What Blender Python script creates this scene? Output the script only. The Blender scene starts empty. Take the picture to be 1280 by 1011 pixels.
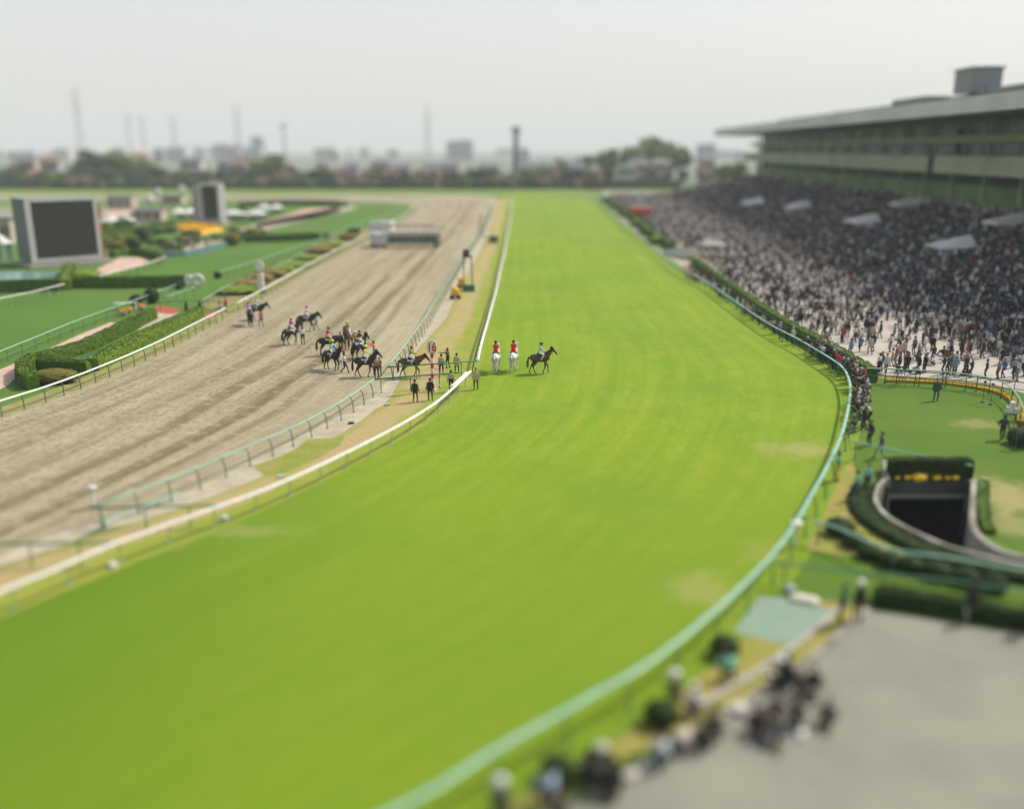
HAZE = 0.00027
import bpy, math, random
import numpy as np
from mathutils import Vector, Matrix, noise
from mathutils.geometry import tessellate_polygon
R = math.radians
sc = bpy.context.scene
col = sc.collection
rnd = random.Random(16)

# ------------------------------------------------------------------ camera
H, F, YH = 18.5, 1150.0, 187.0
TH = math.atan((505.5 - YH) / F)
cth, sth = math.cos(TH), math.sin(TH)
def G(px, py, z=0.0):
    """the place on the level z that the photograph shows at px, py"""
    dx, dyy = px - 640, 505.5 - py
    d = Vector((dx, sth * dyy + cth * F, cth * dyy - sth * F))
    t = (z - H) / d.z
    return Vector((d.x * t, d.y * t, z))
def GP(pts, z=0.0, keep=False):
    return [(lambda g: g if keep else Vector((g.x, g.y, 0)))(G(p[0], p[1], z)) for p in pts]
def ppm(py): return cth * (py - YH) / H
PHI = math.atan2(60, 1193.0)
AX = Vector((math.sin(PHI), math.cos(PHI), 0)); LT = Vector((math.cos(PHI), -math.sin(PHI), 0))
def S(X, Y, z=0.0):
    p = AX * Y + LT * X; p.z = z; return p

cam = bpy.data.cameras.new('camera'); co = bpy.data.objects.new('camera', cam); col.objects.link(co)
co.location = (0, 0, H); co.rotation_euler = (math.pi / 2 - TH, 0, 0)
cam.sensor_width = 36; cam.lens = F / 1280 * 36
cam.clip_end = 9000; cam.clip_start = 0.5
cam.dof.use_dof = True; cam.dof.focus_distance = (G(600, 478).xy.length * cth + H * sth)
cam.dof.aperture_fstop = (cam.lens / 1000) / 0.88
cam.dof.aperture_blades = 0
sc.camera = co

# ------------------------------------------------------------------ tagging
def tag(o, label=None, cat=None, group=None, kind=None):
    if label: o['label'] = label
    if cat: o['category'] = cat
    if group: o['group'] = group
    if kind: o['kind'] = kind
    return o
def empty(name, loc=(0, 0, 0), rz=0.0, label=None, cat=None, group=None):
    o = bpy.data.objects.new(name, None); col.objects.link(o)
    o.location = loc; o.rotation_euler = (0, 0, rz); o.empty_display_size = .2
    return tag(o, label, cat, group)
def kids(o): return [c for c in bpy.data.objects if c.parent == o]
def link_copy(src, parent=None, loc=None, rz=None, scale=None):
    c = src.copy(); col.objects.link(c)
    if parent is not None: c.parent = parent
    if loc is not None: c.location = loc
    if rz is not None: c.rotation_euler = (0, 0, rz)
    if scale is not None: c.scale = scale if hasattr(scale, '__len__') else (scale,) * 3
    return c

# ------------------------------------------------------------------ materials
_m = {}
def M(name, rgb, rough=.8, rgb2=None, scale=4.0, spec=.3, bump=0.0, metal=0.0, detail=4, coord='Object', lo=.35, hi=.65):
    if name in _m: return _m[name]
    m = bpy.data.materials.new(name); m.use_nodes = True
    nt = m.node_tree; b = nt.nodes['Principled BSDF']
    b.inputs['Base Color'].default_value = (*rgb, 1); b.inputs['Roughness'].default_value = rough
    b.inputs['Specular IOR Level'].default_value = spec; b.inputs['Metallic'].default_value = metal
    if rgb2 is None: rgb2 = tuple(c * .78 for c in rgb)
    tc = nt.nodes.new('ShaderNodeTexCoord'); nz = nt.nodes.new('ShaderNodeTexNoise')
    nz.inputs['Scale'].default_value = scale; nz.inputs['Detail'].default_value = detail
    if coord == 'World':
        ge = nt.nodes.new('ShaderNodeNewGeometry'); nt.links.new(ge.outputs['Position'], nz.inputs['Vector'])
    else: nt.links.new(tc.outputs['Object'], nz.inputs['Vector'])
    mr = nt.nodes.new('ShaderNodeMapRange'); mr.inputs[1].default_value = lo; mr.inputs[2].default_value = hi
    nt.links.new(nz.outputs['Fac'], mr.inputs[0])
    mx = nt.nodes.new('ShaderNodeMix'); mx.data_type = 'RGBA'
    mx.inputs['A'].default_value = (*rgb, 1); mx.inputs['B'].default_value = (*rgb2, 1)
    nt.links.new(mr.outputs[0], mx.inputs['Factor']); nt.links.new(mx.outputs['Result'], b.inputs['Base Color'])
    if bump:
        bp = nt.nodes.new('ShaderNodeBump'); bp.inputs['Strength'].default_value = bump
        nt.links.new(nz.outputs['Fac'], bp.inputs['Height']); nt.links.new(bp.outputs['Normal'], b.inputs['Normal'])
    _m[name] = m
    return m

class NG:
    """small helper for node graphs"""
    def __init__(s, name):
        s.m = bpy.data.materials.new(name); s.m.use_nodes = True; s.nt = s.m.node_tree
        s.b = s.nt.nodes['Principled BSDF']; s.b.inputs['Specular IOR Level'].default_value = .15
        s.b.inputs['Roughness'].default_value = .9
        s.pos = s.nt.nodes.new('ShaderNodeNewGeometry').outputs['Position']
        s.uv = s.nt.nodes.new('ShaderNodeUVMap').outputs[0]
    def val(s, x):
        return x
    def _in(s, sock, x):
        if isinstance(x, bpy.types.NodeSocket): s.nt.links.new(x, sock)
        else: sock.default_value = x
    def noise(s, vec, scale, detail=4, rough=.5, sv=None):
        if sv:
            mp = s.nt.nodes.new('ShaderNodeMapping'); mp.inputs['Scale'].default_value = sv
            s.nt.links.new(vec, mp.inputs['Vector']); vec = mp.outputs[0]
        n = s.nt.nodes.new('ShaderNodeTexNoise'); n.inputs['Scale'].default_value = scale
        n.inputs['Detail'].default_value = detail; n.inputs['Roughness'].default_value = rough
        s.nt.links.new(vec, n.inputs['Vector']); return n.outputs['Fac']
    def math(s, op, a, b=0.0, c=0.0):
        n = s.nt.nodes.new('ShaderNodeMath'); n.operation = op
        s._in(n.inputs[0], a); s._in(n.inputs[1], b); s._in(n.inputs[2], c); return n.outputs[0]
    def rng(s, a, lo, hi, o0=0.0, o1=1.0, smooth=True):
        n = s.nt.nodes.new('ShaderNodeMapRange')
        if smooth: n.interpolation_type = 'SMOOTHSTEP'
        s._in(n.inputs[0], a); s._in(n.inputs[1], lo); s._in(n.inputs[2], hi); s._in(n.inputs[3], o0); s._in(n.inputs[4], o1)
        return n.outputs[0]
    def mix(s, f, a, b):
        n = s.nt.nodes.new('ShaderNodeMix'); n.data_type = 'RGBA'
        s._in(n.inputs['Factor'], f)
        s._in(n.inputs['A'], a if isinstance(a, bpy.types.NodeSocket) else (*a, 1))
        s._in(n.inputs['B'], b if isinstance(b, bpy.types.NodeSocket) else (*b, 1)); return n.outputs['Result']
    def sep(s, v):
        n = s.nt.nodes.new('ShaderNodeSeparateXYZ'); s.nt.links.new(v, n.inputs[0]); return n.outputs
    def ellipse(s, c, rx, ry, rot=0.0):
        """1 inside an oval patch of ground round c, ragged by noise"""
        mp = s.nt.nodes.new('ShaderNodeMapping'); mp.vector_type = 'TEXTURE'
        mp.inputs['Location'].default_value = (c.x, c.y, 0); mp.inputs['Scale'].default_value = (rx, ry, 1e6)
        mp.inputs['Rotation'].default_value = (0, 0, rot)
        s.nt.links.new(s.pos, mp.inputs['Vector'])
        n = s.nt.nodes.new('ShaderNodeVectorMath'); n.operation = 'LENGTH'; s.nt.links.new(mp.outputs[0], n.inputs[0])
        ns = s.noise(s.pos, .9, 6, .65)
        d = s.math('ADD', n.outputs['Value'], s.math('MULTIPLY', s.math('SUBTRACT', ns, .5), 2.2))
        return s.rng(d, 1.15, .3)
    def out(s, c, bump=None, strength=.4, dist=.05):
        s._in(s.b.inputs['Base Color'], c)
        if bump is not None:
            bp = s.nt.nodes.new('ShaderNodeBump'); bp.inputs['Strength'].default_value = strength
            bp.inputs['Distance'].default_value = dist
            s.nt.links.new(bump, bp.inputs['Height']); s.nt.links.new(bp.outputs[0], s.b.inputs['Normal'])
        return s.m

# ------------------------------------------------------------------ mesh builder
class MB:
    def __init__(s): s.v, s.f, s.mi = [], [], []
    def add(s, vs, fs, mi=0):
        o = len(s.v); s.v += [tuple(p) for p in vs]
        s.f += [tuple(i + o for i in f) for f in fs]; s.mi += [mi] * len(fs) if isinstance(mi, int) else list(mi)
        return s
    def box(s, c, d, rz=0.0, mi=0, top=None, rx=0.0):
        """box centred on c with size d; top=(sx,sy) tapers it"""
        tx, ty = top or (1, 1); hx, hy, hz = d[0] / 2, d[1] / 2, d[2] / 2
        P = [(-hx, -hy, -hz), (hx, -hy, -hz), (hx, hy, -hz), (-hx, hy, -hz),
             (-hx * tx, -hy * ty, hz), (hx * tx, -hy * ty, hz), (hx * tx, hy * ty, hz), (-hx * tx, hy * ty, hz)]
        m = Matrix.Translation(c) @ Matrix.Rotation(rz, 4, 'Z') @ Matrix.Rotation(rx, 4, 'X')
        return s.add([m @ Vector(p) for p in P], [(3, 2, 1, 0), (4, 5, 6, 7), (0, 1, 5, 4), (1, 2, 6, 5), (2, 3, 7, 6), (3, 0, 4, 7)], mi)
    def tube(s, pts, r, seg=8, mi=0, cap=True, flat=None, up=None):
        """swept tube; r number or list; flat=(a,b) elliptical profile in side/up"""
        pts = [Vector(p) for p in pts]; n = len(pts)
        rs = r if hasattr(r, '__len__') else [r] * n
        vs = []
        for i, p in enumerate(pts):
            t = (pts[min(i + 1, n - 1)] - pts[max(i - 1, 0)]).normalized()
            u = Vector(up) if up else (Vector((0, 0, 1)) if abs(t.z) < .9 else Vector((0, 1, 0)))
            a = t.cross(u).normalized(); b = a.cross(t)
            fa, fb = flat or (1, 1)
            for k in range(seg):
                w = 2 * math.pi * k / seg
                vs.append(p + a * math.cos(w) * rs[i] * fa + b * math.sin(w) * rs[i] * fb)
        fs = [(i * seg + k, i * seg + (k + 1) % seg, (i + 1) * seg + (k + 1) % seg, (i + 1) * seg + k) for i in range(n - 1) for k in range(seg)]
        if cap: fs += [tuple(range(seg))[::-1], tuple((n - 1) * seg + k for k in range(seg))]
        return s.add(vs, fs, mi)
    def caps(s, a, ra, b, rb, seg=10, mi=0):
        """closed tapered capsule"""
        a, b = Vector(a), Vector(b); ax = b - a
        if ax.length < 1e-5: ax = Vector((0, 0, 1e-4))
        t = ax.normalized(); u = Vector((0, 0, 1)) if abs(t.z) < .9 else Vector((0, 1, 0))
        x = t.cross(u).normalized(); y = x.cross(t)
        rings = [(a - t * ra * math.sin(q), ra * math.cos(q)) for q in (1.1, .55, 0)] + [(b + t * rb * math.sin(q), rb * math.cos(q)) for q in (0, .55, 1.1)]
        vs = [p + (x * math.cos(2 * math.pi * k / seg) + y * math.sin(2 * math.pi * k / seg)) * r for p, r in rings for k in range(seg)]
        fs = [(i * seg + k, i * seg + (k + 1) % seg, (i + 1) * seg + (k + 1) % seg, (i + 1) * seg + k) for i in range(5) for k in range(seg)]
        fs += [tuple(range(seg))[::-1], tuple(5 * seg + k for k in range(seg))]
        return s.add(vs, fs, mi)
    def ball(s, c, r, seg=12, rings=8, mi=0, squash=(1, 1, 1), jit=0.0, z0=-1.0):
        c = Vector(c); vs = []; fs = []
        for i in range(rings + 1):
            th = math.pi * i / rings
            for k in range(seg):
                w = 2 * math.pi * k / seg
                d = Vector((math.sin(th) * math.cos(w), math.sin(th) * math.sin(w), max(z0, math.cos(th))))
                q = r * (1 + (noise.noise(d * 2.3 + c) * jit if jit else 0))
                vs.append(c + Vector((d.x * squash[0], d.y * squash[1], d.z * squash[2])) * q)
        fs = [(i * seg + k, (i + 1) * seg + k, (i + 1) * seg + (k + 1) % seg, i * seg + (k + 1) % seg) for i in range(rings) for k in range(seg)]
        return s.add(vs, fs, mi)
    def cyl(s, c, r, h, seg=16, mi=0, r2=None, axis='Z'):
        c = Vector(c); d = {'Z': Vector((0, 0, 1)), 'X': Vector((1, 0, 0)), 'Y': Vector((0, 1, 0))}[axis]
        return s.tube([c - d * h / 2, c + d * h / 2], [r, r if r2 is None else r2], seg, mi)
    def leaves(s, pts, size, mi=0, rng=rnd, nm=None):
        """a scatter of small leaf faces"""
        for i, p in enumerate(pts):
            a = Vector((rng.gauss(0, 1), rng.gauss(0, 1), rng.gauss(0, 1))).normalized()
            b = a.orthogonal().normalized(); z = size * rng.uniform(.6, 1.3)
            c = a.cross(b)
            k = mi if isinstance(mi, int) else rng.choice(mi)
            p = Vector(p)
            s.add([p - b * z, p + c * z * .6, p + b * z, p - c * z * .6], [(0, 1, 2, 3)], k)
        return s
    def build(s, name, mats, parent=None, smooth=False, loc=None, rz=None):
        me = bpy.data.meshes.new(name); me.from_pydata(s.v, [], s.f)
        mats = mats if isinstance(mats, (list, tuple)) else [mats]
        for m in mats: me.materials.append(m)
        if len(mats) > 1: me.polygons.foreach_set('material_index', s.mi)
        if smooth: me.polygons.foreach_set('use_smooth', [True] * len(me.polygons))
        me.update()
        o = bpy.data.objects.new(name, me); col.objects.link(o)
        if parent is not None: o.parent = parent
        if loc is not None: o.location = loc
        if rz is not None: o.rotation_euler = (0, 0, rz)
        return o

# ------------------------------------------------------------------ polylines and sheets
def smooth_line(pts, step=2.0):
    """Catmull-Rom through pts, resampled about every step metres"""
    P = [Vector(p) for p in pts]; P = [P[0] * 2 - P[1]] + P + [P[-1] * 2 - P[-2]]
    out = []
    for i in range(1, len(P) - 2):
        n = max(2, int((P[i + 1] - P[i]).length / step))
        for k in range(n):
            t = k / n; a, b, c, d = P[i - 1], P[i], P[i + 1], P[i + 2]
            out.append(.5 * ((2 * b) + (c - a) * t + (2 * a - 5 * b + 4 * c - d) * t * t + (3 * b - a - 3 * c + d) * t ** 3))
    out.append(P[-2]); return out
def resample(pts, n):
    P = [Vector(p) for p in pts]; L = [0]
    for a, b in zip(P, P[1:]): L.append(L[-1] + (b - a).length)
    out = []; j = 0
    for i in range(n):
        d = L[-1] * i / (n - 1)
        while j < len(P) - 2 and L[j + 1] < d: j += 1
        w = (d - L[j]) / max(1e-6, L[j + 1] - L[j]); out.append(P[j].lerp(P[j + 1], w))
    return out
def along(pts, step, start=0.0):
    P = [Vector(p) for p in pts]; out = []; d = start; acc = 0
    for a, b in zip(P, P[1:]):
        l = (b - a).length
        while d <= acc + l and l > 0:
            out.append((a.lerp(b, (d - acc) / l), (b - a).normalized())); d += step
        acc += l
    return out
def offset(pts, o):
    P = [Vector(p) for p in pts]; out = []
    for i, p in enumerate(P):
        t = P[min(i + 1, len(P) - 1)] - P[max(i - 1, 0)]; t.z = 0; t.normalize()
        out.append(p + Vector((t.y, -t.x, 0)) * o)
    return out
def strip(name, left, right, z, mat, n=120, m=10, near=0):
    """ground sheet between two edges, u across, v metres along"""
    A, B = resample(left, n), resample(right, n); vs, uv = [], []; d = 0
    if near:   # pair every point of one edge with the closest of the other, never turning back
        src, D = (B, resample(left, n * 6)) if near == 2 else (A, resample(right, n * 6)); out = []; j = 0
        for p in src:
            w_ = D[j:j + n * 2]; k = min(range(len(w_)), key=lambda q: (w_[q].xy - p.xy).length); j += k; out.append(D[j])
        if near == 2: A = out
        else: B = out
    for i in range(n):
        if i: d += ((A[i] + B[i]) / 2 - (A[i - 1] + B[i - 1]) / 2).length
        for k in range(m + 1):
            p = A[i].lerp(B[i], k / m); vs.append((p.x, p.y, z)); uv.append((k / m, d))
    fs = [(i * (m + 1) + k, i * (m + 1) + k + 1, (i + 1) * (m + 1) + k + 1, (i + 1) * (m + 1) + k) for i in range(n - 1) for k in range(m)]
    me = bpy.data.meshes.new(name); me.from_pydata(vs, [], fs); me.materials.append(mat)
    l = me.uv_layers.new(name='UVMap')
    for lp in me.loops: l.data[lp.index].uv = uv[lp.vertex_index]
    me.update()
    if me.polygons[0].normal.z < 0: me.flip_normals()
    o = bpy.data.objects.new(name, me); col.objects.link(o); return tag(o, kind='structure')
def sheet(name, outer, z, mat, holes=(), kind='structure'):
    loops = [[Vector((p[0], p[1], 0)) for p in outer]] + [[Vector((p[0], p[1], 0)) for p in h] for h in holes]
    tri = tessellate_polygon(loops); vs = [(p.x, p.y, z) for l in loops for p in l]
    me = bpy.data.meshes.new(name); me.from_pydata(vs, [], [tuple(t) for t in tri]); me.materials.append(mat); me.update()
    if sum(p.normal.z * p.area for p in me.polygons) < 0: me.flip_normals()
    o = bpy.data.objects.new(name, me); col.objects.link(o)
    if kind: o['kind'] = kind
    return o
# ------------------------------------------------------------------ world, sun, haze
SUNDIR = Vector((-1.4, -.75, -1.72)).normalized()      # the way the light travels
EL = math.asin(-SUNDIR.z)
w = bpy.data.worlds.new('World'); sc.world = w; w.use_nodes = True
sky = w.node_tree.nodes.new('ShaderNodeTexSky'); sky.sky_type = 'NISHITA'; sky.sun_disc = False
sky.sun_elevation = EL; sky.sun_rotation = math.atan2(-SUNDIR.x, -SUNDIR.y)
sky.air_density = 1.0; sky.dust_density = 4.2; sky.ozone_density = 1.0
wn = w.node_tree; wt = wn.nodes.new('ShaderNodeTexCoord'); ws = wn.nodes.new('ShaderNodeSeparateXYZ'); wn.links.new(wt.outputs['Generated'], ws.inputs[0])
wr = wn.nodes.new('ShaderNodeMapRange'); wn.links.new(ws.outputs[2], wr.inputs[0])     # thin pale cloud veil, thickest near the horizon
for i_, v_ in enumerate((.18, .75, .80, .15)): wr.inputs[i_ + 1].default_value = v_
wm = wn.nodes.new('ShaderNodeMix'); wm.data_type = 'RGBA'; wn.links.new(wr.outputs[0], wm.inputs['Factor']); wn.links.new(sky.outputs[0], wm.inputs['A'])
wm.inputs['B'].default_value = (4.05, 4.04, 3.90, 1)
wn.links.new(wm.outputs['Result'], wn.nodes['Background'].inputs[0])
w.node_tree.nodes['Background'].inputs[1].default_value = .15
sl = bpy.data.lights.new('sun', 'SUN'); sl.energy = 3.2; sl.angle = R(.6); sl.color = (1, .94, .83)
so = bpy.data.objects.new('sun', sl); col.objects.link(so); so.rotation_euler = SUNDIR.to_track_quat('-Z', 'Y').to_euler()
sc.view_settings.view_transform = 'Standard'; sc.view_settings.look = 'None'
sc.view_settings.gamma = 1; sc.view_settings.use_curve_mapping = False
sc.view_settings.exposure = .48
sc.cycles.use_denoising = True; sc.cycles.max_bounces = 6; sc.cycles.diffuse_bounces = 3
sc.cycles.volume_bounces = 0; sc.cycles.caustics_reflective = False; sc.cycles.caustics_refractive = False
hz = MB().box((0, 2400, 70), (9400, 8400, 160)).build('haze', bpy.data.materials.new('haze air'))
tag(hz, kind='stuff'); hm = hz.data.materials[0]; hm.use_nodes = True; hm.node_tree.nodes.clear()
ho = hm.node_tree.nodes.new('ShaderNodeOutputMaterial'); hv = hm.node_tree.nodes.new('ShaderNodeVolumePrincipled')
hv.inputs['Color'].default_value = (.92, .99, .98, 1); hv.inputs['Density'].default_value = HAZE
hm.node_tree.links.new(hv.outputs[0], ho.inputs['Volume'])

# ------------------------------------------------------------------ traced lines of the course (rail tops, then brought to the ground)
RT = 1.15
def ext(pts, d0=0.0, d1=0.0, bend=0.0):
    """carry a line on beyond the frame; bend in degrees per 10 m"""
    P = [Vector(p) for p in pts]
    if d0:
        t = (P[0] - P[1]).normalized(); a = P[0]; new = []
        for k in range(int(d0 / 10)):
            t = Matrix.Rotation(R(bend), 3, 'Z') @ t; a = a + t * 10; new.append(a)
        P = new[::-1] + P
    if d1:
        t = (P[-1] - P[-2]).normalized(); P.append(P[-1] + t * d1)
    return P
right_px = [(500, 1008), (560, 974), (620, 936), (686, 899), (750, 863), (814, 826), (895, 762), (960, 699), (993, 655), (1011, 624), (1037, 577), (1051, 545), (1058, 521), (1062, 499), (1063, 484), (1060, 471), (1054, 460), (1040, 449), (998, 424), (960, 404), (918, 376), (881, 351), (845, 332), (812, 306), (786, 286), (765, 268), (750, 254), (741, 246)]
right_rail = smooth_line(ext(GP(right_px, RT), 60, 0, -3), 2)
left_px = [(0, 739), (70, 711), (135, 682), (205, 657), (275, 632), (330, 612), (381, 590), (440, 562), (500, 531), (541, 506), (562, 489), (580, 472), (588, 464)]
left_rail = smooth_line(ext(GP(left_px, RT), 70, 0, 3), 2)
left2_px = [(597, 451), (602, 428), (610, 400), (616, 378), (621, 359), (625, 338), (629, 322), (632, 306), (636, 284), (640, 262), (641, 250)]
left2_rail = smooth_line(GP(left2_px, RT), 2)
turf_left = smooth_line([tuple(p) for p in left_rail[::8]] + [tuple(p) for p in left2_rail[::8]] + [tuple(G(642, 243))], 3)
dirtR_px = [(112, 634), (194, 605), (247, 584), (309, 558), (372, 531), (421, 505), (448, 488), (467, 474)]
dirtR = smooth_line(GP(dirtR_px, RT), 2)
dirtR2_px = [(484, 458), (500, 439), (529, 400), (540, 382), (560, 350), (583, 312), (601, 287), (608, 272), (614, 258), (617, 250)]
dirtR2 = smooth_line(GP(dirtR2_px, RT), 2)
dirt_right = smooth_line([tuple(G(-400, 830)), tuple(G(-150, 740)), tuple(G(0, 694))] + [tuple(G(x, y)) for x, y in [(65, 668), (112, 655)]] + [tuple(p) for p in dirtR[4::8]] + [tuple(p) for p in dirtR2[::8]] + [tuple(G(616, 246))], 3)
dirtL_px = [(0, 501), (52, 485), (97, 469), (115, 462), (157, 445), (200, 426), (240, 406), (282, 385)]
dirtL = smooth_line(ext(GP(dirtL_px, RT), 60, 0, 3), 2)
dirtL2_px = [(295, 379), (326, 363), (357, 346), (386, 330), (415, 315), (457, 294), (480, 281), (500, 271), (515, 262), (522, 255)]
dirtL2 = smooth_line(GP(dirtL2_px, RT), 2)
dirt_left = smooth_line([tuple(p) for p in dirtL[::8]] + [tuple(p) for p in dirtL2[::8]] + [tuple(G(512, 249))], 3)
sand_edge = smooth_line([tuple(G(x, y)) for x, y in [(-300, 860), (-120, 755), (0, 707), (65, 690), (120, 662), (162, 656), (275, 617), (330, 595), (380, 568), (419, 547), (445, 530), (470, 512), (484, 503), (497, 480), (512, 452), (530, 428), (557, 398), (566, 378), (588, 335), (603, 308), (613, 280), (618, 260), (621, 250)]], 2)

# ------------------------------------------------------------------ ground materials
g = NG('race turf')
uv = g.sep(g.uv); U, V = uv[0], uv[1]
n1 = g.noise(g.uv, 1.0, 4, .6, (7, .012, 1)); n2 = g.noise(g.uv, 1.0, 4, .65, (44, .035, 1))
st = g.math('SINE', g.math('MULTIPLY', g.math('ADD', U, g.math('MULTIPLY', g.noise(g.pos, .05), .03)), 88.0))
f = g.math('ADD', g.math('MULTIPLY', n1, .4), g.math('ADD', g.math('MULTIPLY', n2, .6), g.math('MULTIPLY', st, .04)))
c = g.mix(g.rng(f, .34, .66), (.140, .234, .006), (.200, .270, .012))
big = g.noise(g.pos, .06, 3, .55)
c = g.mix(g.math('MULTIPLY', g.rng(big, .46, .62), .55), c, (.118, .212, .010))
fine = g.noise(g.pos, 3.2, 5, .75); mid = g.noise(g.pos, .8, 4, .6)
c = g.mix(g.math('MULTIPLY', g.rng(fine, .42, .64), .45), c, (.085, .175, .008))
c = g.mix(g.math('MULTIPLY', g.rng(mid, .50, .66), .22), c, (.235, .27, .028))
c = g.mix(g.math('MULTIPLY', g.rng(g.noise(g.uv, 1.0, 4, .65, (9, .12, 1)), .5, .64), .35), c, (.105, .195, .008))
c = g.mix(g.math('MULTIPLY', g.rng(g.noise(g.uv, 1.0, 4, .65, (16, .2, 1)), .54, .66), .3), c, (.25, .275, .03))
c = g.mix(g.math('MULTIPLY', g.rng(g.noise(g.pos, 1.5, 5, .7), .53, .64), .35), c, (.09, .19, .01))
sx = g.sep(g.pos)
c = g.mix(g.math('MULTIPLY', g.rng(sx[1], 62, 30), .6), c, (.112, .185, .009))  # near turf greener, with camera vignette painted into the same darkening
c = g.mix(g.rng(sx[0], -3, -24, 0, .78), c, (.074, .152, .008))
for (px, py, rx, ry, a) in [(1000, 562, 3.2, 1.9, .45), (882, 738, 1.9, 2.3, .34), (300, 664, 4, .9, .28), (150, 682, 4.5, .8, .22), (960, 690, 1.4, 1.8, .18)]:
    e = g.math('MULTIPLY', g.ellipse(G(px, py), rx, ry), a)
    c = g.mix(e, c, (.33, .28, .12))
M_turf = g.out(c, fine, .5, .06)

g = NG('dirt track sand'); uv = g.sep(g.uv); U, V = uv[0], uv[1]
wob = g.math('MULTIPLY', g.math('SUBTRACT', g.noise(g.uv, 1, 2, .5, (1.2, .02, 1)), .5), .10)
Uw = g.math('ADD', U, wob)
def band(c0, wd, V0=None):
    d = g.math('ABSOLUTE', g.math('SUBTRACT', Uw, c0)); return g.rng(d, wd, wd * .25)
streak = g.noise(g.uv, 1, 5, .62, (42, .05, 1)); streak2 = g.noise(g.uv, 1, 3, .5, (11, .02, 1))
c = g.mix(g.rng(g.math('ADD', g.math('MULTIPLY', streak, .55), g.math('MULTIPLY', streak2, .45)), .36, .64), (.236, .204, .122), (.335, .298, .193))
for c0, wd, a in [(.42, .05, .5), (.56, .045, .85), (.70, .05, .95), (.79, .03, .6), (.28, .035, .4), (.13, .03, .3)]:
    sb = g.math('MULTIPLY', band(c0, wd), g.rng(g.noise(g.uv, 1, 4, .6, (25, .05, 1)), .28, .6))
    c = g.mix(g.math('MULTIPLY', sb, a), c, (.125, .103, .05))
clod = g.noise(g.pos, 2.6, 5, .7); clod2 = g.noise(g.pos, .9, 4, .6)
c = g.mix(g.math('MULTIPLY', g.rng(clod, .50, .62), g.rng(U, .9, .55, .25, .7)), c, (.125, .105, .06))
c = g.mix(g.math('MULTIPLY', g.rng(clod2, .5, .66), .35), c, (.40, .36, .27))
c = g.mix(g.math('MULTIPLY', g.rng(g.noise(g.pos, .23, 4, .6), .5, .64), .22), c, (.19, .16, .095))
M_dirt = g.out(c, clod, .8, .12)

g = NG('pale sand'); nz = g.noise(g.pos, .7, 5, .65); fz = g.noise(g.pos, 6, 4, .7)
c = g.mix(g.rng(nz, .35, .68), (.40, .36, .27), (.30, .27, .19)); c = g.mix(g.math('MULTIPLY', g.rng(fz, .5, .7), .3), c, (.2, .18, .12))
M_sand = g.out(c, fz, .5, .05)

g = NG('dry verge grass'); uv = g.sep(g.uv)
nz = g.noise(g.pos, .45, 5, .6); fz = g.noise(g.pos, 4, 5, .75)
uu = g.math('ADD', uv[0], g.math('MULTIPLY', g.math('SUBTRACT', nz, .5), .5))
c = g.mix(g.rng(uu, .45, .62), (.33, .26, .12), (.20, .25, .03)); c = g.mix(g.rng(uu, .22, .02), c, (.25, .24, .07))
c = g.mix(g.math('MULTIPLY', g.rng(g.noise(g.pos, .22, 3, .5), .5, .62), .6), c, (.26, .26, .045))
c = g.mix(g.math('MULTIPLY', g.rng(fz, .45, .7), .35), c, (.12, .15, .03))
M_verge = g.out(c, fz, .5, .06)

def grass_mat(name, a, b, s=.1, dry=None, dark=None, patches=()):
    g = NG(name); nz = g.noise(g.pos, s, 5, .6); fz = g.noise(g.pos, 3.5, 5, .75)
    c = g.mix(g.rng(nz, .38, .62), a, b)
    if dry: c = g.mix(g.math('MULTIPLY', g.rng(g.noise(g.pos, s * 1.7 + .05, 4, .6), .52, .64), .75), c, dry)
    c = g.mix(g.math('MULTIPLY', g.rng(fz, .45, .7), .4), c, dark or tuple(x * .5 for x in a))
    for (px, py, rx, ry, al) in patches:
        c = g.mix(g.math('MULTIPLY', g.ellipse(G(px, py), rx, ry), al), c, (.33, .28, .13))
    return g.out(c, fz, .5, .06)
M_base = grass_mat('open grass', (.075, .145, .025), (.11, .165, .04), .02, (.21, .2, .1))
M_infield = grass_mat('infield course grass', (.066, .140, .017), (.08, .155, .022), .05)
M_lawn = grass_mat('lawn', (.062, .130, .010), (.082, .145, .013), .12, None, (.05, .11, .012), [(1225, 530, 2.2, 1.6, .35), (1255, 620, 2.5, 3.5, .7), (1265, 655, 2, 2, .5), (1080, 620, 2.5, 2, .2)])
M_dry = grass_mat('dry grass bank', (.27, .23, .06), (.22, .22, .045), .25, (.16, .19, .03))
M_farturf = grass_mat('far course grass', (.12, .20, .025), (.14, .215, .03), .02)
g = NG('paving'); nz = g.noise(g.pos, .25, 5, .6); fz = g.noise(g.pos, 7, 4, .7)
c = g.mix(g.rng(nz, .35, .68), (.225, .225, .178), (.185, .188, .150)); c = g.mix(g.math('MULTIPLY', g.rng(fz, .5, .75), .25), c, (.13, .13, .1))
c = g.mix(g.math('MULTIPLY', g.rng(g.noise(g.pos, .6, 5, .7), .58, .7), .45), c, (.15, .147, .115))
M_plaza = g.out(c, fz, .2, .02)
g = NG('apron paving'); nz = g.noise(g.pos, .3, 5, .6); fz = g.noise(g.pos, 5, 4, .7)
c = g.mix(g.rng(nz, .35, .68), (.42, .38, .33), (.34, .31, .265)); c = g.mix(g.math('MULTIPLY', g.rng(fz, .5, .75), .25), c, (.24, .22, .18))
M_apron = g.out(c, fz, .2, .02)
M_pink = M('pink rubber path', (.42, .27, .21), .85, (.48, .36, .29), 1.2, coord='World')
M_red = M('red rubber paving', (.36, .075, .04), .8, (.28, .06, .035), 1.5, coord='World')
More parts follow.
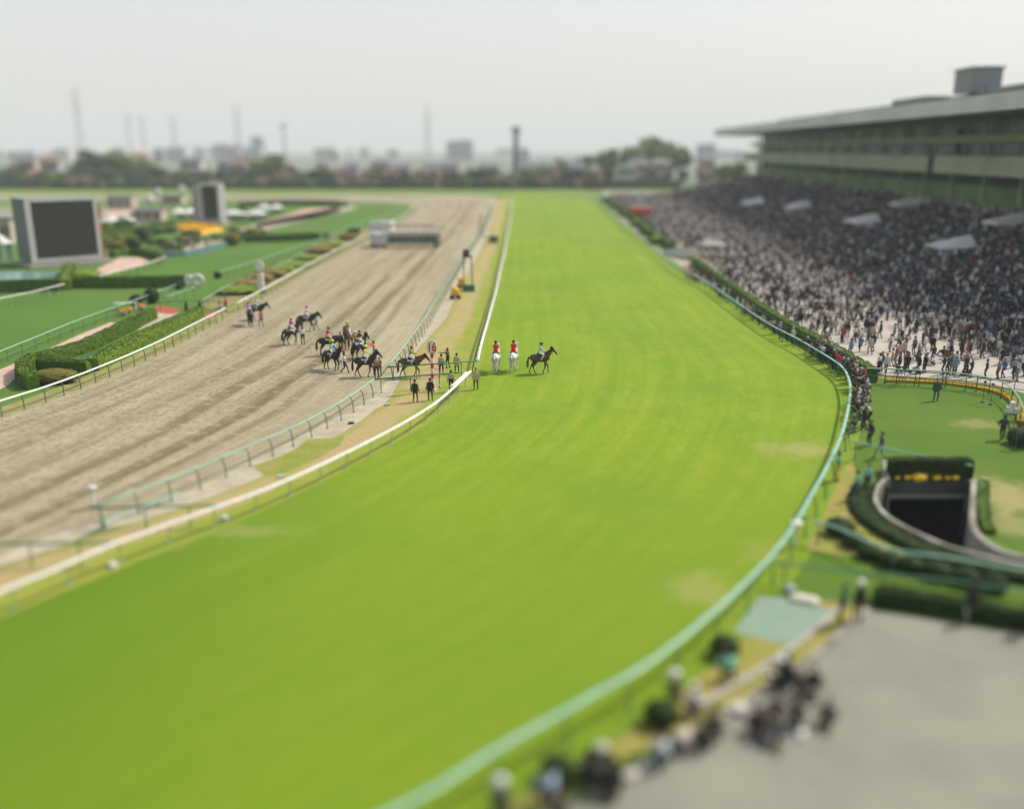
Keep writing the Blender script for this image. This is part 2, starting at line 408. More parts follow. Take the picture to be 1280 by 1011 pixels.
M_teal = M('pale green mat', (.155, .235, .17), .8, (.18, .25, .185), .8, coord='World')

# ------------------------------------------------------------------ ground sheets, each a few mm above the one below
cop_l = [G(x, y, .45) for x, y in [(1101, 606), (1097, 616), (1097, 626), (1102, 635), (1112, 645), (1132, 657), (1155, 668), (1180, 679), (1213, 689), (1250, 698), (1285, 705)]]
cop_r = [G(x, y, .45) for x, y in [(1215, 597), (1214, 622), (1213, 648), (1218, 664), (1234, 679), (1256, 690), (1285, 697), (1320, 703)]]
e_l = (cop_l[-1] - cop_l[-2]).normalized(); e_r = (cop_r[-1] - cop_r[-2]).normalized()
cop_l += [cop_l[-1] + e_l * 6, cop_l[-1] + e_l * 14]; cop_r += [cop_r[-1] + e_r * 6, cop_r[-1] + e_r * 14]
cop_l = smooth_line(cop_l, .5); cop_r = smooth_line(cop_r, .5)
port_y = G(1160, 598, .45).y
ia = min(range(len(cop_l)), key=lambda i: abs(cop_l[i].y - port_y) + (0 if i < len(cop_l) / 3 else 9))
cop_lt = [Vector((G(1108, 598, .45).x, port_y, .45))] + [p for p in cop_l if p.y < port_y - .2]
cop_rt = [Vector((cop_r[0].x, port_y, .45))] + [p for p in cop_r if p.y < port_y - .2]
hole = cop_lt + cop_rt[::-1]
big = [(-4500, -1500), (4500, -1500), (4500, 6500), (-4500, 6500)]
sheet('ground', big, 0.0, M_base, [hole])
infield = [G(x, y) for x, y in [(-500, 640), (-300, 520)]] + [Vector((p.x, p.y, 0)) for p in dirt_left[20::5]] + [G(505, 251), (-700, G(0, 251).y), (-600, 120)]
sheet('infield_grass', infield, .005, M_infield)
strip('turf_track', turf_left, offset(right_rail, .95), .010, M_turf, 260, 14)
strip('verge', sand_edge, turf_left, .015, M_verge, 240, 4, near=2)
strip('sand_margin', dirt_right, sand_edge, .020, M_sand, 240, 3, near=1)
strip('dirt_track', dirt_left, dirt_right, .025, M_dirt, 240, 14)
sheet('far_turf_track', [(-900, G(0, 243).y), G(640, 243.5), G(742, 245.5), G(738, 240), G(720, 237.2), (-900, G(0, 237).y)], .030, M_farturf)
sheet('far_dirt_track', [(-900, G(0, 250.5).y), G(380, 251), G(470, 253), G(512, 256), G(522, 252.5), G(560, 252), G(617, 251), G(616, 245), G(590, 244), (-900, G(0, 243.8).y)], .035, M('far sand', (.27, .235, .16), .9, (.22, .2, .13), .03, coord='World'))
# right hand ground: dry bank, lawn, paving
lawn_poly = [G(x, y) for x, y in [(1073, 466), (1090, 470), (1120, 476), (1180, 481), (1237, 490), (1266, 503), (1277, 524), (1300, 545), (1700, 560), (1700, 830), (1280, 800), (1085, 766), (1050, 752), (1040, 745), (960, 742), (965, 712), (980, 706), (1005, 690)]] + [G(x, y) for x, y in [(1040, 660), (1065, 640), (1070, 600), (1062, 580), (1058, 548), (1066, 520)]]
tong = [G(x, y) for x, y in [(316, 583), (330, 578), (352, 570), (372, 560), (385, 549), (418, 548), (431, 545), (425, 556), (400, 572), (350, 594), (330, 594)]]
sheet('verge', tong, .028, grass_mat('verge grass', (.17, .22, .03), (.24, .23, .06), .5))
strip('inner_verge', offset(dirt_left, -2.0), offset(dirt_left, .25), .023, grass_mat('inner verge grass', (.20, .21, .06), (.26, .23, .10), .5), 200, 2)
sheet('dry_grass_bank', [G(x, y) for x, y in [(286, 384), (300, 374), (340, 354), (380, 334), (420, 313), (455, 295), (470, 284), (440, 288), (397, 306), (360, 324), (322, 344), (290, 358), (262, 374), (250, 382), (262, 386)]], .0075, grass_mat('olive bank grass', (.20, .19, .05), (.26, .19, .10), .2, (.12, .17, .03)))
sheet('lawn', lawn_poly, .006, M_lawn, [hole])
ro = [p for p in offset(right_rail, 1.3)]
def near_i(line, q): return min(range(len(line)), key=lambda i: (line[i].xy - q.xy).length)
r1, r2 = offset(right_rail, .6), offset(right_rail, 1.05)
def slice_by(line, ya, yb): return [p for p in line if G(0, ya).y <= p.y <= G(0, yb).y][::3]
sheet('dry_grass_bank', slice_by(r1, 694, 575) + [G(x, y) for x, y in [(1066, 574), (1072, 600), (1070, 640), (1085, 660), (1104, 676), (1132, 694), (1110, 700), (1070, 696)]], .012, M_dry)
low = [p for p in r2 if p.y <= G(0, 765).y and p.y > G(0, 1120).y][::3]
sheet('dry_grass_bank', low + [G(x, y) for x, y in [(957, 752), (985, 744), (1050, 753), (1084, 757), (1000, 832), (880, 912), (800, 962), (700, 1010), (640, 1045), (560, 1110)]], .012, M_dry)
sheet('plaza', [G(x, y) for x, y in [(1088, 762), (1280, 792), (1700, 850), (1900, 1500), (500, 1500), (520, 1105), (640, 1050), (740, 996), (840, 940), (905, 900), (1000, 836)]], .018, M_plaza)
sheet('green_mat', [G(x, y) for x, y in [(950, 745), (985, 748), (1045, 764), (1040, 776), (996, 809), (955, 800), (917, 790)]], .022, M_teal)
ap = [S(26.2, 430), S(44, 430), S(44, 40), G(1500, 500), G(1281, 492), G(1262, 486), G(1237, 479), G(1180, 473), G(1107, 469), G(1085, 463), G(1062, 448), S(24.6, 100)]
sheet('apron', ap, .008, M_apron)
far_hedge_px = [(860, 320), (840, 313), (818, 299), (803, 286), (788, 273), (770, 259), (757, 250)]
sheet('apron', [G(868, 322)] + [G(x, y) for x, y in far_hedge_px] + [S(20, 430), S(26.3, 430), S(26.3, 150)], .0085, M_apron)
sheet('urban_ground', [(-4490, 500), (4490, 500), (4490, 6490), (-4490, 6490)], .03, M('town ground', (.16, .17, .14), .9, (.10, .13, .08), .01, coord='World'))
sheet('rail_side_path', [p for p in offset(right_rail, 2.2)[near_i(right_rail, G(1052, 458)):near_i(right_rail, G(765, 268)):3]] + [G(770, 260), G(803, 287), G(840, 314), G(868, 324), G(916, 360), G(971, 398), G(1017, 424), G(1052, 444), G(1084, 465)], .013, M('trodden sand path', (.33, .30, .22), .9, (.22, .22, .12), .4, coord='World'))
sheet('pink_path', [G(x, y) for x, y in [(-60, 492), (0, 462), (50, 441), (100, 418), (138, 403), (152, 404), (105, 424), (58, 444), (30, 460), (12, 480), (-40, 510)]], .010, M_pink)
sheet('red_paving', [G(x, y) for x, y in [(193, 382), (205, 383), (228, 387), (214, 393), (196, 391)]], .011, M_red)
sheet('sand_path', [G(x, y) for x, y in [(196, 391), (214, 393), (232, 389), (247, 391), (222, 404), (205, 412), (172, 428), (128, 450), (117, 450), (160, 425)]], .0105, M_sand)
sheet('red_mat', [G(x, y) for x, y in [(256, 392), (268, 389), (276, 392), (266, 397), (258, 397)]], .012, M_red)
sheet('green_ramp', [G(x, y) for x, y in [(186, 408), (176, 416), (120, 447), (98, 447), (135, 432)]], .014, M('dark green mat', (.045, .11, .06), .8, (.03, .09, .04), 1, coord='World'))
for nm, pts, mt in [('infield_path', [(230, 318), (262, 306), (296, 299), (316, 291), (342, 285), (372, 278), (440, 262), (448, 258), (428, 258), (360, 271), (318, 281), (290, 290), (262, 299), (228, 311)], M_sand),
                    ('pink_infield_path', [(318, 286), (345, 281), (400, 272), (428, 263), (420, 259), (380, 262), (352, 271), (322, 279)], M_pink),
                    ('pink_yard', [(120, 345), (140, 341), (168, 334), (186, 327), (176, 322), (150, 322), (122, 336)], M_pink),
                    ('pink_yard', [(132, 270), (178, 268), (178, 262), (132, 263)], M_pink),
                    ('infield_yard', [(-300, 300), (120, 296), (215, 288), (205, 262), (120, 257), (-300, 257)], M('grey yard', (.25, .24, .19), .9, (.14, .17, .08), .08, coord='World'))]:
    sheet(nm, [G(x, y) for x, y in pts], .013 if nm != 'infield_yard' else .009, mt)
# ------------------------------------------------------------------ object materials
m_white = M('white paint', (.64, .63, .59), .5, (.56, .55, .51), 3)
m_rgreen = M('pale green rail paint', (.24, .43, .33), .45, (.20, .37, .28), 2)
m_dgreen = M('green post paint', (.07, .19, .10), .45, (.06, .15, .08), 3)
m_cgreen = M('dark green bar paint', (.045, .17, .09), .45, (.035, .14, .07), 3)
m_black = M('black', (.015, .015, .015), .5); m_dark = M('dark grey', (.05, .052, .05), .6)
m_grey = M('grey paint', (.22, .24, .24), .6, (.18, .2, .2)); m_lgrey = M('light grey paint', (.5, .51, .5), .6)
m_conc = M('concrete', (.34, .33, .29), .85, (.26, .25, .21), 1.4); m_concd = M('stained concrete', (.17, .165, .14), .85, (.11, .11, .09), 1.1)
m_yellow = M('yellow', (.75, .44, .02), .6, (.6, .34, .02)); m_redp = M('red paint', (.55, .03, .025), .45)
m_leaf1 = M('hedge leaves', (.075, .14, .018), .6, (.045, .09, .012), 2.5, .06); m_leaf2 = M('hedge leaves bright', (.15, .22, .03), .6, (.10, .165, .02), 3, .06)
m_leaf3 = M('hedge leaves dark', (.022, .042, .010), .6, (.014, .028, .008), 3, .06); m_stem = M('bark', (.09, .065, .045), .9, (.05, .04, .03), 5)
m_olive = M('olive bush leaves', (.13, .12, .03), .7, (.09, .1, .02), 3, .06); m_olive2 = M('brown bush leaves', (.19, .14, .05), .7, (.12, .1, .03), 3, .06)
m_flower = M('yellow flowers', (.80, .50, .01), .6, (.7, .36, .01), 6)

# ------------------------------------------------------------------ rails
def post_mesh(h, r, lean, mat, foot=None):
    b = MB(); b.tube([(0, 0, 0), (lean * .12, 0, h * .45), (lean * .3, 0, h * .8), (lean * .6, 0, h * .95), (lean, 0, h)], [r * 1.1, r, r, r, r], 7)
    b.box((0, 0, .02), (.16, .16, .04))
    if foot: b.box((0, 0, .09), (.34, .34, .18), 0, 1, (.7, .7))
    o = b.build('post', [mat] + ([foot] if foot else [])); me = o.data; bpy.data.objects.remove(o); return me
def fence(name, label, line, h, spacing, rmat, pmat, flat=(.11, .05), lean=.0, pr=.035, low=None, group=None, foot=None, z=0.0, cat='fence', start=.4):
    """a running rail on posts: the rail one part, every post a part"""
    line = [Vector((p[0], p[1], z)) for p in line]; base = line[len(line) // 2]
    root = empty(name, base, 0, label, cat, group)
    rail = MB().tube([p - base + Vector((0, 0, h - z * 0)) for p in line], 1.0, 10, 0, flat=flat).build('rail', rmat, root, smooth=True)
    if low:
        for hh in low: MB().tube([p - base + Vector((0, 0, hh)) for p in line], .03, 6).build('lower_rail', pmat, root)
    pts = along(line, spacing, start); me = post_mesh(h, pr, lean, pmat, foot)
    pts = sorted(pts, key=lambda q: q[0].length); near, far = pts[:98], pts[98:]
    for p, t in near:
        o = bpy.data.objects.new('post', me); col.objects.link(o); o.parent = root
        q = Vector((-t.y, t.x)) ; o.location = (p - base) - Vector((-t.y, t.x, 0)) * lean * -1 * 0
        o.rotation_euler = (0, 0, math.atan2(t.y, t.x) - math.pi / 2)
        o.location = (p - base) - Matrix.Rotation(o.rotation_euler.z, 3, 'Z') @ Vector((lean, 0, 0))
    if far:
        b = MB()
        for p, t in far: b.tube([p - base, p - base + Vector((0, 0, h))], pr, 5)
        fo = b.build('post', pmat, root); fo['kind'] = 'stuff'
    return root
fence('running_rail', 'long pale green running rail curving round the outside of the turf beside the crowd', right_rail, RT, 3.0, m_rgreen, m_dgreen, (.11, .055), -.32, .04)
fence('running_rail', 'thick white running rail sweeping from the lower left frame edge to the 16 pole', left_rail, RT, 2.6, m_white, m_rgreen, (.13, .06), .3, .03)
fence('running_rail', 'white running rail running up the far inside edge of the turf beyond the three officials', left2_rail, RT, 2.2, m_white, m_dgreen, (.12, .06), .5, .05)
fence('running_rail', 'short white rail stub behind the end of the thick white rail', smooth_line(GP([(563, 484), (572, 477), (583, 466)], RT), 1), RT + .05, 2.2, m_white, m_rgreen, (.10, .06), .2, .03)
fence('track_fence', 'pale green rail on leaning posts along the near edge of the sand track', dirtR, RT, 2.1, m_rgreen, m_dgreen, (.07, .055), -.35, .04)
fence('track_fence', 'pale green rail receding beside the sand track past the yellow padded machines', dirtR2, RT, 2.2, m_rgreen, m_dgreen, (.07, .055), -.35, .045)
fence('track_fence', 'low pale green rail lying below the near end of the sand track fence', smooth_line(GP([(122, 655), (150, 643), (185, 630), (222, 615)], .35), 1), .35, 3.3, m_rgreen, m_dgreen, (.07, .05))
fence('track_fence', 'white rail on green posts between the clipped hedges and the sand track', dirtL, RT, 2.05, m_white, m_dgreen, (.12, .06), -.15, .045)
fence('track_fence', 'white rail receding up the left edge of the sand track past the white furlong pole', dirtL2, RT, 2.4, m_white, m_dgreen, (.13, .06), -.15, .045)
def bar(label, a, b, h=RT, n=3, mat=None, r=.055):
    A, B = GP([a, b], h); return fence('gate_bar', label, [A, A.lerp(B, .5), B], h, (A - B).length / n, mat or m_cgreen, mat or m_dgreen, (r, r), 0, .035, start=.5, cat='barrier')
bar('dark green gate bar crossing the verge behind the 16 pole', (484, 459), (597, 451), n=4)
bar('dark green gate bar crossing the verge in front of the 16 pole', (468, 474), (577, 465), n=3)
bar('dark green bar from the white capped end post across the sand margin', (112, 635), (278, 631), n=3)
bar('dark green bar at the left frame edge running to the white rail', (-40, 680), (146, 678), n=3)
fence('infield_fence', 'pale green rail on dark posts bordering the smooth infield course at the left', smooth_line(GP([(-60, 462), (0, 439), (50, 419), (87, 404), (125, 390), (155, 380), (182, 370), (220, 356)], RT), 2), RT, 2.6, m_rgreen, m_dgreen, (.07, .05), 0, .035, [.55])
fence('infield_fence', 'short green rail rising from the path to the white ring', smooth_line(GP([(207, 371), (228, 364), (244, 359)], RT), 1), RT, 2.4, m_rgreen, m_dgreen, (.07, .05), 0, .035)
fence('infield_fence', 'green rail climbing the dry bank left of the white furlong pole', smooth_line(GP([(252, 376), (272, 364), (296, 352), (322, 342), (360, 326), (397, 303)], RT), 2), RT, 2.6, m_rgreen, m_dgreen, (.07, .05), 0, .035)
fence('infield_fence', 'pale green rail crossing the infield turf beyond the small round bush', smooth_line(GP([(272, 340), (300, 332), (330, 323), (360, 312), (420, 292), (455, 278), (505, 262)], RT), 2), RT, 2.8, m_rgreen, m_dgreen, (.08, .05), 0, .035)
fence('infield_fence', 'white rail in front of the dark hedge and teal water at the left frame edge', smooth_line(GP([(-40, 383), (0, 373), (40, 365), (80, 355)], RT), 2), RT, 2.4, m_white, m_rgreen, (.13, .06), 0, .035)
fence('infield_fence', 'white rail beside the pink yard right of the big screen', smooth_line(GP([(121, 346), (150, 338), (185, 329), (207, 321)], RT), 2), RT, 2.4, m_white, m_dark, (.14, .06), 0, .035)
fence('infield_fence', 'dark low fence between the two black bollards and the red paving', smooth_line(GP([(195, 378), (230, 376), (262, 376), (280, 378)], 1.0), 1), 1.0, 2.4, m_cgreen, m_cgreen, (.04, .04), 0, .03)
# paddock lawn rails at the right
lawn_line = smooth_line(GP([(1065, 460), (1110, 461), (1153, 463), (1185, 465), (1212, 468), (1243, 474), (1258, 480), (1268, 489), (1275, 500), (1281, 514), (1290, 530)], 1.3), 1)
fence('lawn_fence', 'pale green curved rail behind the yellow flower border of the lawn', lawn_line, 1.3, 2.3, m_rgreen, m_cgreen, (.06, .05), 0, .04, [.7])
fence('lawn_fence', 'single green rail running across the lawn to the back of the tunnel hedge', smooth_line(GP([(1062, 551), (1085, 556), (1120, 563), (1155, 570), (1190, 577), (1216, 582)], RT), 1), RT, 4.3, m_rgreen, m_dgreen, (.06, .05), 0, .035)
fence('lawn_fence', 'green rail passing over the round clipped bushes below the tunnel', smooth_line(GP([(1014, 650), (1040, 657), (1063, 666), (1088, 677), (1114, 686), (1140, 691), (1166, 694), (1220, 702), (1280, 712), (1360, 722)], RT), 1), RT, 4.0, m_rgreen, m_dgreen, (.08, .05), 0, .04)
fence('lawn_fence', 'faint green rail in front of the plaza hedge behind the white helmet', smooth_line(GP([(970, 704), (1020, 709), (1073, 715), (1150, 722), (1220, 730), (1280, 738), (1360, 748)], RT), 1), RT, 4.0, m_cgreen, m_dgreen, (.07, .05), 0, .04)
hl_px = [(868, 322), (916, 355), (971, 392), (1017, 417), (1052, 436), (1091, 459)]
crowd_hedge = smooth_line(GP(hl_px, 1.3), 1)
fence('crowd_barrier', 'black barrier rail along the crowd side of the long apron hedge', offset(crowd_hedge, 1.0), 1.15, 1.6, m_dark, m_dark, (.035, .035), 0, .03, [.6, .3])
fence('crowd_barrier', 'black barrier rail behind the lawn holding back the standing crowd', smooth_line(GP([(1088, 459), (1130, 463), (1180, 467), (1224, 472), (1262, 476), (1310, 482)], 1.2), 1), 1.2, 1.7, m_dark, m_dark, (.04, .04), 0, .03, [.6])
# ------------------------------------------------------------------ hedges and bushes
def hedge(name, label, line, wdt, h, mats=None, dens=60, leaf=.07, group=None, z=0.0, parent=None, cat='hedge', seed=1):
    """clipped hedge along a line: knobbly box with leaves over its skin"""
    mats = mats or [m_leaf1, m_leaf2, m_leaf3]; rg = random.Random(seed); line = [Vector((p[0], p[1], 0)) for p in line]
    L = sum((b - a).length for a, b in zip(line, line[1:])); n = max(3, min(220, int(L / .5))); P = resample(line, n); c = P[n // 2].copy()
    prof = [(-.5, 0), (-.52, .35), (-.5, .7), (-.46, .95), (-.36, 1), (0, 1.0), (.36, 1), (.46, .95), (.5, .7), (.52, .35), (.5, 0)]
    b = MB(); vs = []; k = len(prof); samp = []
    for i, p in enumerate(P):
        t = P[min(i + 1, n - 1)] - P[max(i - 1, 0)]; t.normalize(); s = Vector((t.y, -t.x, 0))
        e = .06 if i in (0, n - 1) else 0
        for (u, v) in prof:
            q = p + s * u * wdt * (1 - e) + Vector((0, 0, v * h * (1 - e))); j = noise.noise(q * 1.7) * .09 + noise.noise(q * 5) * .04
            vs.append(q + s * u * j * 2 + Vector((0, 0, j * v)) - c)
    fs = [(i * k + j, i * k + j + 1, (i + 1) * k + j + 1, (i + 1) * k + j) for i in range(n - 1) for j in range(k - 1)]
    b.add(vs, fs, 0); b.add(vs[:k], [tuple(range(k))], 0); b.add(vs[-k:], [tuple(range(k))[::-1]], 0)
    pts = []
    N = int(min(9000, L * (wdt + 2 * h) * dens))
    for _ in range(N):
        i = rg.randrange(n - 1); f = rg.random(); j = rg.randrange(k - 1); g_ = rg.random()
        a = Vector(vs[i * k + j]).lerp(Vector(vs[i * k + j + 1]), g_); d = Vector(vs[(i + 1) * k + j]).lerp(Vector(vs[(i + 1) * k + j + 1]), g_)
        pts.append(a.lerp(d, f) + Vector((rg.uniform(-.04, .04), rg.uniform(-.04, .04), rg.uniform(-.02, .05))))
    b.leaves(pts, leaf, [0, 0, 1, 1, 2], rg)
    o = b.build(name, mats, parent, loc=(c.x, c.y, z))
    if not parent: tag(o, label, cat, group)
    return o
def bush(name, label, p, r, h, mats=None, dens=240, leaf=.06, group=None, cat='bush', jit=.25, sq=1.0, rz=0):
    mats = mats or [m_leaf1, m_leaf2, m_leaf3]; rg = random.Random(int(p[0] * 13 + p[1] * 7)); b = MB()
    b.ball((0, 0, h * .48), 1.0, 16, 10, 0, (r * .93 * sq, r * .93, h * .5), jit * .5)
    pts = []
    for _ in range(int(min(2600, dens * r * h * 2))):
        d = Vector((rg.gauss(0, 1), rg.gauss(0, 1), rg.gauss(0, 1))).normalized(); q = 1 + noise.noise(d * 2.3) * jit + rg.uniform(-.12, .05)
        pts.append((d.x * r * q * sq, d.y * r * q, max(.02, h * .48 + d.z * h * .5 * q)))
    b.leaves(pts, leaf, [0, 0, 1, 2], rg)
    b.tube([(0, 0, -.02), (0, 0, h * .4)], .05, 6, 3)
    o = b.build(name, list(mats[:3]) + [m_stem], loc=(p[0], p[1], 0), rz=rz); return tag(o, label, cat, group)

def GL(pts, z=0): return [Vector((q.x, q.y, 0)) for q in GP(pts, z)]
hedge('clipped_hedge', 'inner clipped box hedge beside the pink path at the left', GL([(192, 398), (150, 419), (110, 439), (60, 455), (40, 459), (29, 467), (30, 478), (42, 487)]), 1.0, 1.15, dens=110, seed=3)
hedge('clipped_hedge', 'outer clipped hedge just behind the white rail of the sand track', GL([(251, 396), (220, 410), (185, 426), (150, 445), (117, 464)]), 1.05, 1.2, [m_leaf2, m_leaf1, m_leaf3], dens=120, seed=4)
hedge('clipped_hedge', 'short dark cross hedge joining the two clipped hedges behind the brown bush', GL([(50, 465), (80, 466), (112, 467)]), .9, 1.1, [m_leaf1, m_leaf3, m_leaf3], dens=110, seed=5)
bush('dome_bush', 'wide dome of brown and olive shrubs enclosed by the clipped hedges', G(70, 478), 1.35, 1.15, [m_olive, m_olive2, m_leaf1], 600, .05, sq=1.55)
hedge('jump_hedge', 'long dark steeplechase hedge crossing the infield course left of the white ring', GL([(90, 360), (160, 360), (232, 358)]), 1.2, 1.5, [m_leaf1, m_leaf3, m_leaf3], 30, .12)
hedge('jump_hedge', 'bright green hedge block at the left end of the long jump hedge', GL([(82, 363), (86, 350), (88, 341)]), 1.6, 1.5, [m_leaf2, m_leaf1, m_leaf1], 40, .1)
bush('bright_shrub', 'bright spreading shrub between the screen and the long jump hedge', G(107, 349), 2.4, 1.3, [m_leaf2, m_leaf2, m_leaf1], 60, .12, jit=.5)
hedge('water_jump_hedge', 'dark hedge in front of the teal water at the left frame edge', GL([(-80, 366), (0, 366), (78, 363)]), 1.2, 1.6, [m_leaf1, m_leaf3, m_leaf3], 30, .12)
sheet('water', [G(-90, 356), G(70, 352), G(74, 340), (G(-90, 340))], .03, M('teal water', (.13, .25, .21), .25, (.1, .2, .17), .3, .5))
hedge('jump_hedge', 'distant dark jump hedge crossing the infield beyond the furlong pole', GL([(305, 303), (350, 302), (400, 300)]), 1.4, 1.5, [m_leaf1, m_leaf3, m_leaf3], 12, .18)
for x, y, r, h, lb in [(171, 383, .85, 1.5, 'round dark topiary bush left of the red paving, nearer the green rail'), (190, 379, .95, 1.9, 'larger round topiary bush touching the red paving'), (223, 362, .6, 1.2, 'small round topiary beneath the end of the long jump hedge'), (272, 348, .6, 1.1, 'small round bush alone on the infield right of the white ring'), (408, 299, .8, 1.4, 'round bush beside the distant infield path'), (442, 293, 1.6, 1.5, 'dark spreading bush beside the far white rail')]:
    bush('topiary_bush', lb, G(x, y), r, h, [m_leaf3, m_leaf1, m_leaf3], 160, .09, jit=.15)
# overgrown bank inside the sand track
k = 0
for i, (x, y) in enumerate([(352, 340), (338, 347), (366, 334), (324, 353), (383, 325), (400, 317), (418, 309), (310, 362), (299, 366), (436, 300)]):
    bush('bank_shrub', ['olive shrub with yellowish leaves on the bank inside the sand track', 'low reddish brown shrub on the bank inside the sand track'][i % 2], G(x, y), 2.2 + (i % 3) * .5, 1.0 + (i % 2) * .4, [[m_leaf2, m_olive, m_leaf1], [m_olive2, m_olive, m_leaf3]][i % 2], 40, .11, group='shrubs along the bank inside the sand track', jit=.5)
hedge('apron_hedge', 'long clipped hedge dividing the rail side path from the crowded apron', crowd_hedge, 1.0, 1.25, [m_leaf1, m_leaf2, m_leaf3], 40, .08)
hedge('apron_hedge', 'far hedge along the course edge beyond the white sloped wall', GL(far_hedge_px[1:]), 1.4, 1.5, [m_leaf1, m_leaf2, m_leaf3], 8, .16)
for i, (x, y) in enumerate([(822, 305), (808, 293), (796, 283), (781, 271), (768, 260), (758, 253)]):
    bush('course_shrub', ['bright rounded shrub at the far course edge', 'dark rounded shrub at the far course edge'][i % 2], G(x, y), 2.0, 1.7, [[m_leaf2, m_leaf1, m_leaf1], [m_leaf1, m_leaf3, m_leaf3]][i % 2], 30, .2, group='shrubs beside the far right end of the turf', jit=.4)
for i, (x, y, r) in enumerate([(1049, 668, .92), (1067, 683, .75), (1086, 697, .72), (1111, 707, .74), (1138, 714, .76), (1171, 722, .82), (1206, 730, .78), (1241, 737, .76)]):
    bush('ball_bush', ['rounded bush larger than the rest at the left head of the clipped row', 'second rounded bush in the row below the tunnel', 'third rounded bush in the row below the tunnel', 'fourth rounded bush in the row below the tunnel', 'fifth rounded bush in the row below the tunnel', 'sixth rounded bush in the row below the tunnel', 'seventh rounded bush in the row below the tunnel', 'rightmost rounded bush in the row below the tunnel'][i], G(x, y), r * .86, r * .95, [m_leaf3, m_olive, m_leaf3], 330, .045, group='clipped round bushes below the tunnel', jit=.12)
hedge('plaza_hedge', 'thick clipped hedge between the lawn and the grey plaza', GL([(1090, 753), (1150, 761), (1220, 773), (1290, 785), (1400, 806)]), .8, .72, [m_leaf3, m_leaf1, m_leaf3], 130, .07)
bush('dark_bush', 'dark round bush beside the white boxes at the right frame edge', G(1277, 556), 1.0, 1.1, [m_leaf3, m_leaf1, m_leaf3])
for i, (x, y, r, h, lb) in enumerate([(826, 905, .62, .85, 'dark round bush on the dry bank beneath the green rail by seated photographers'), (697, 975, .6, .8, 'dark bush on the dry bank near the bottom frame edge'), (748, 968, .62, .8, 'dark bush between the pale hats near the bottom frame edge'), (905, 820, .6, .85, 'dark bush behind the photographer in the mint jacket')]):
    bush('dark_bush', lb, G(x, y), r, h, [m_leaf3, m_leaf1, m_leaf3], 400, .04)
# strip of plants along the near plaza kerb
hedge('kerb_plants', 'low straggling green plants beside the kerb of the near plaza', GL([(600, 1050), (700, 1004), (790, 958), (850, 925)]), .35, .22, [m_leaf1, m_leaf2, m_leaf3], 200, .05, cat='plants')
def border(name, label, line, wdt, h, cat='flower bed'):
    rg = random.Random(5); b = MB(); P = smooth_line(line, .3); c = P[len(P) // 2]
    A, B = offset(P, -wdt / 2), offset(P, wdt / 2); n = len(P)
    vs = [q for i in range(n) for q in (A[i] - c, A[i] - c + Vector((0, 0, h * .6)), B[i] - c + Vector((0, 0, h * .6)), B[i] - c)]
    b.add(vs, [(i * 4 + j, i * 4 + j + 1, i * 4 + 5 + j, i * 4 + 4 + j) for i in range(n - 1) for j in range(3)], 1)
    pts = []
    for _ in range(min(6000, int(n * .3 * wdt * 260))):
        i = rg.randrange(n); pts.append(A[i].lerp(B[i], rg.random()) - c + Vector((rg.uniform(-.15, .15), rg.uniform(-.15, .15), h * rg.uniform(.5, 1))))
    b.leaves(pts, .055, [0, 0, 0, 0, 1], rg)
    return tag(b.build(name, [m_flower, M('yellow green foliage', (.42, .33, .02), .7)], loc=(c.x, c.y, 0)), label, cat)
border('flower_border', 'curved border of bright yellow flowers round the far edge of the lawn', GL([(1107, 477), (1140, 478), (1178, 480), (1210, 484), (1237, 489), (1255, 495), (1267, 504), (1274, 516), (1276, 530)]), .5, .35)

# ------------------------------------------------------------------ tunnel
tun = empty('tunnel_entrance', (0, 0, 0), 0, 'concrete underpass portal sunk in the lawn with dark opening and curved side walls', 'tunnel')
DZ = -3.3
def wall(name, line, wdt, ztop, zbot, mat, mat2, side):
    b = MB(); P = line; Q = offset(P, wdt * side); n = len(P); vs = []
    for p, q in zip(P, Q): vs += [(p.x, p.y, zbot), (p.x, p.y, ztop - .14), (q.x, q.y, ztop - .14), (q.x, q.y, 0)]
    b.add(vs, [(i * 4 + j, i * 4 + j + 1, i * 4 + 5 + j, i * 4 + 4 + j) for i in range(n - 1) for j in range(3)] + [(0, 1, 2, 3), tuple((n - 1) * 4 + j for j in (3, 2, 1, 0))], 0)
    w_ = b.build(name, mat, tun)
    b = MB(); P2 = offset(P, -.05 * side); Q2 = offset(P, (wdt + .05) * side); vs = []
    for p, q in zip(P2, Q2): vs += [(p.x, p.y, ztop - .138), (p.x, p.y, ztop), (q.x, q.y, ztop), (q.x, q.y, ztop - .138)]
    b.add(vs, [(i * 4 + j, i * 4 + (j + 1) % 4, (i + 1) * 4 + (j + 1) % 4, (i + 1) * 4 + j) for i in range(n - 1) for j in range(4)] + [(0, 1, 2, 3), tuple((n - 1) * 4 + j for j in (3, 2, 1, 0))], 0)
    b.build('coping', mat2, w_)
m_cop = M('pale coping stone', (.31, .295, .25), .85, (.14, .145, .10), .9)
wall('side_wall', cop_lt, .15, .45, DZ, m_concd, m_cop, 1 if offset(cop_lt, 1)[0].x < cop_lt[0].x else -1)
wall('side_wall', cop_rt, .2, .45, DZ, m_conc, m_cop, 1 if offset(cop_rt, 1)[0].x > cop_rt[0].x else -1)
xl, xr = cop_lt[0].x, cop_rt[0].x; xm = (xl + xr) / 2; wd = xr - xl
b = MB(); b.box((xm, port_y + .2, -.3), (wd + .3, .38, 1.1)); b.box((xl + .0, port_y + .2, (-.85 + DZ) / 2), (.3, .38, -DZ - .85)); b.box((xr - .0, port_y + .2, (-.85 + DZ) / 2), (.3, .38, -DZ - .85))
b.build('portal_wall', M('weathered dark concrete', (.085, .085, .07), .85, (.055, .055, .045), .9), tun)
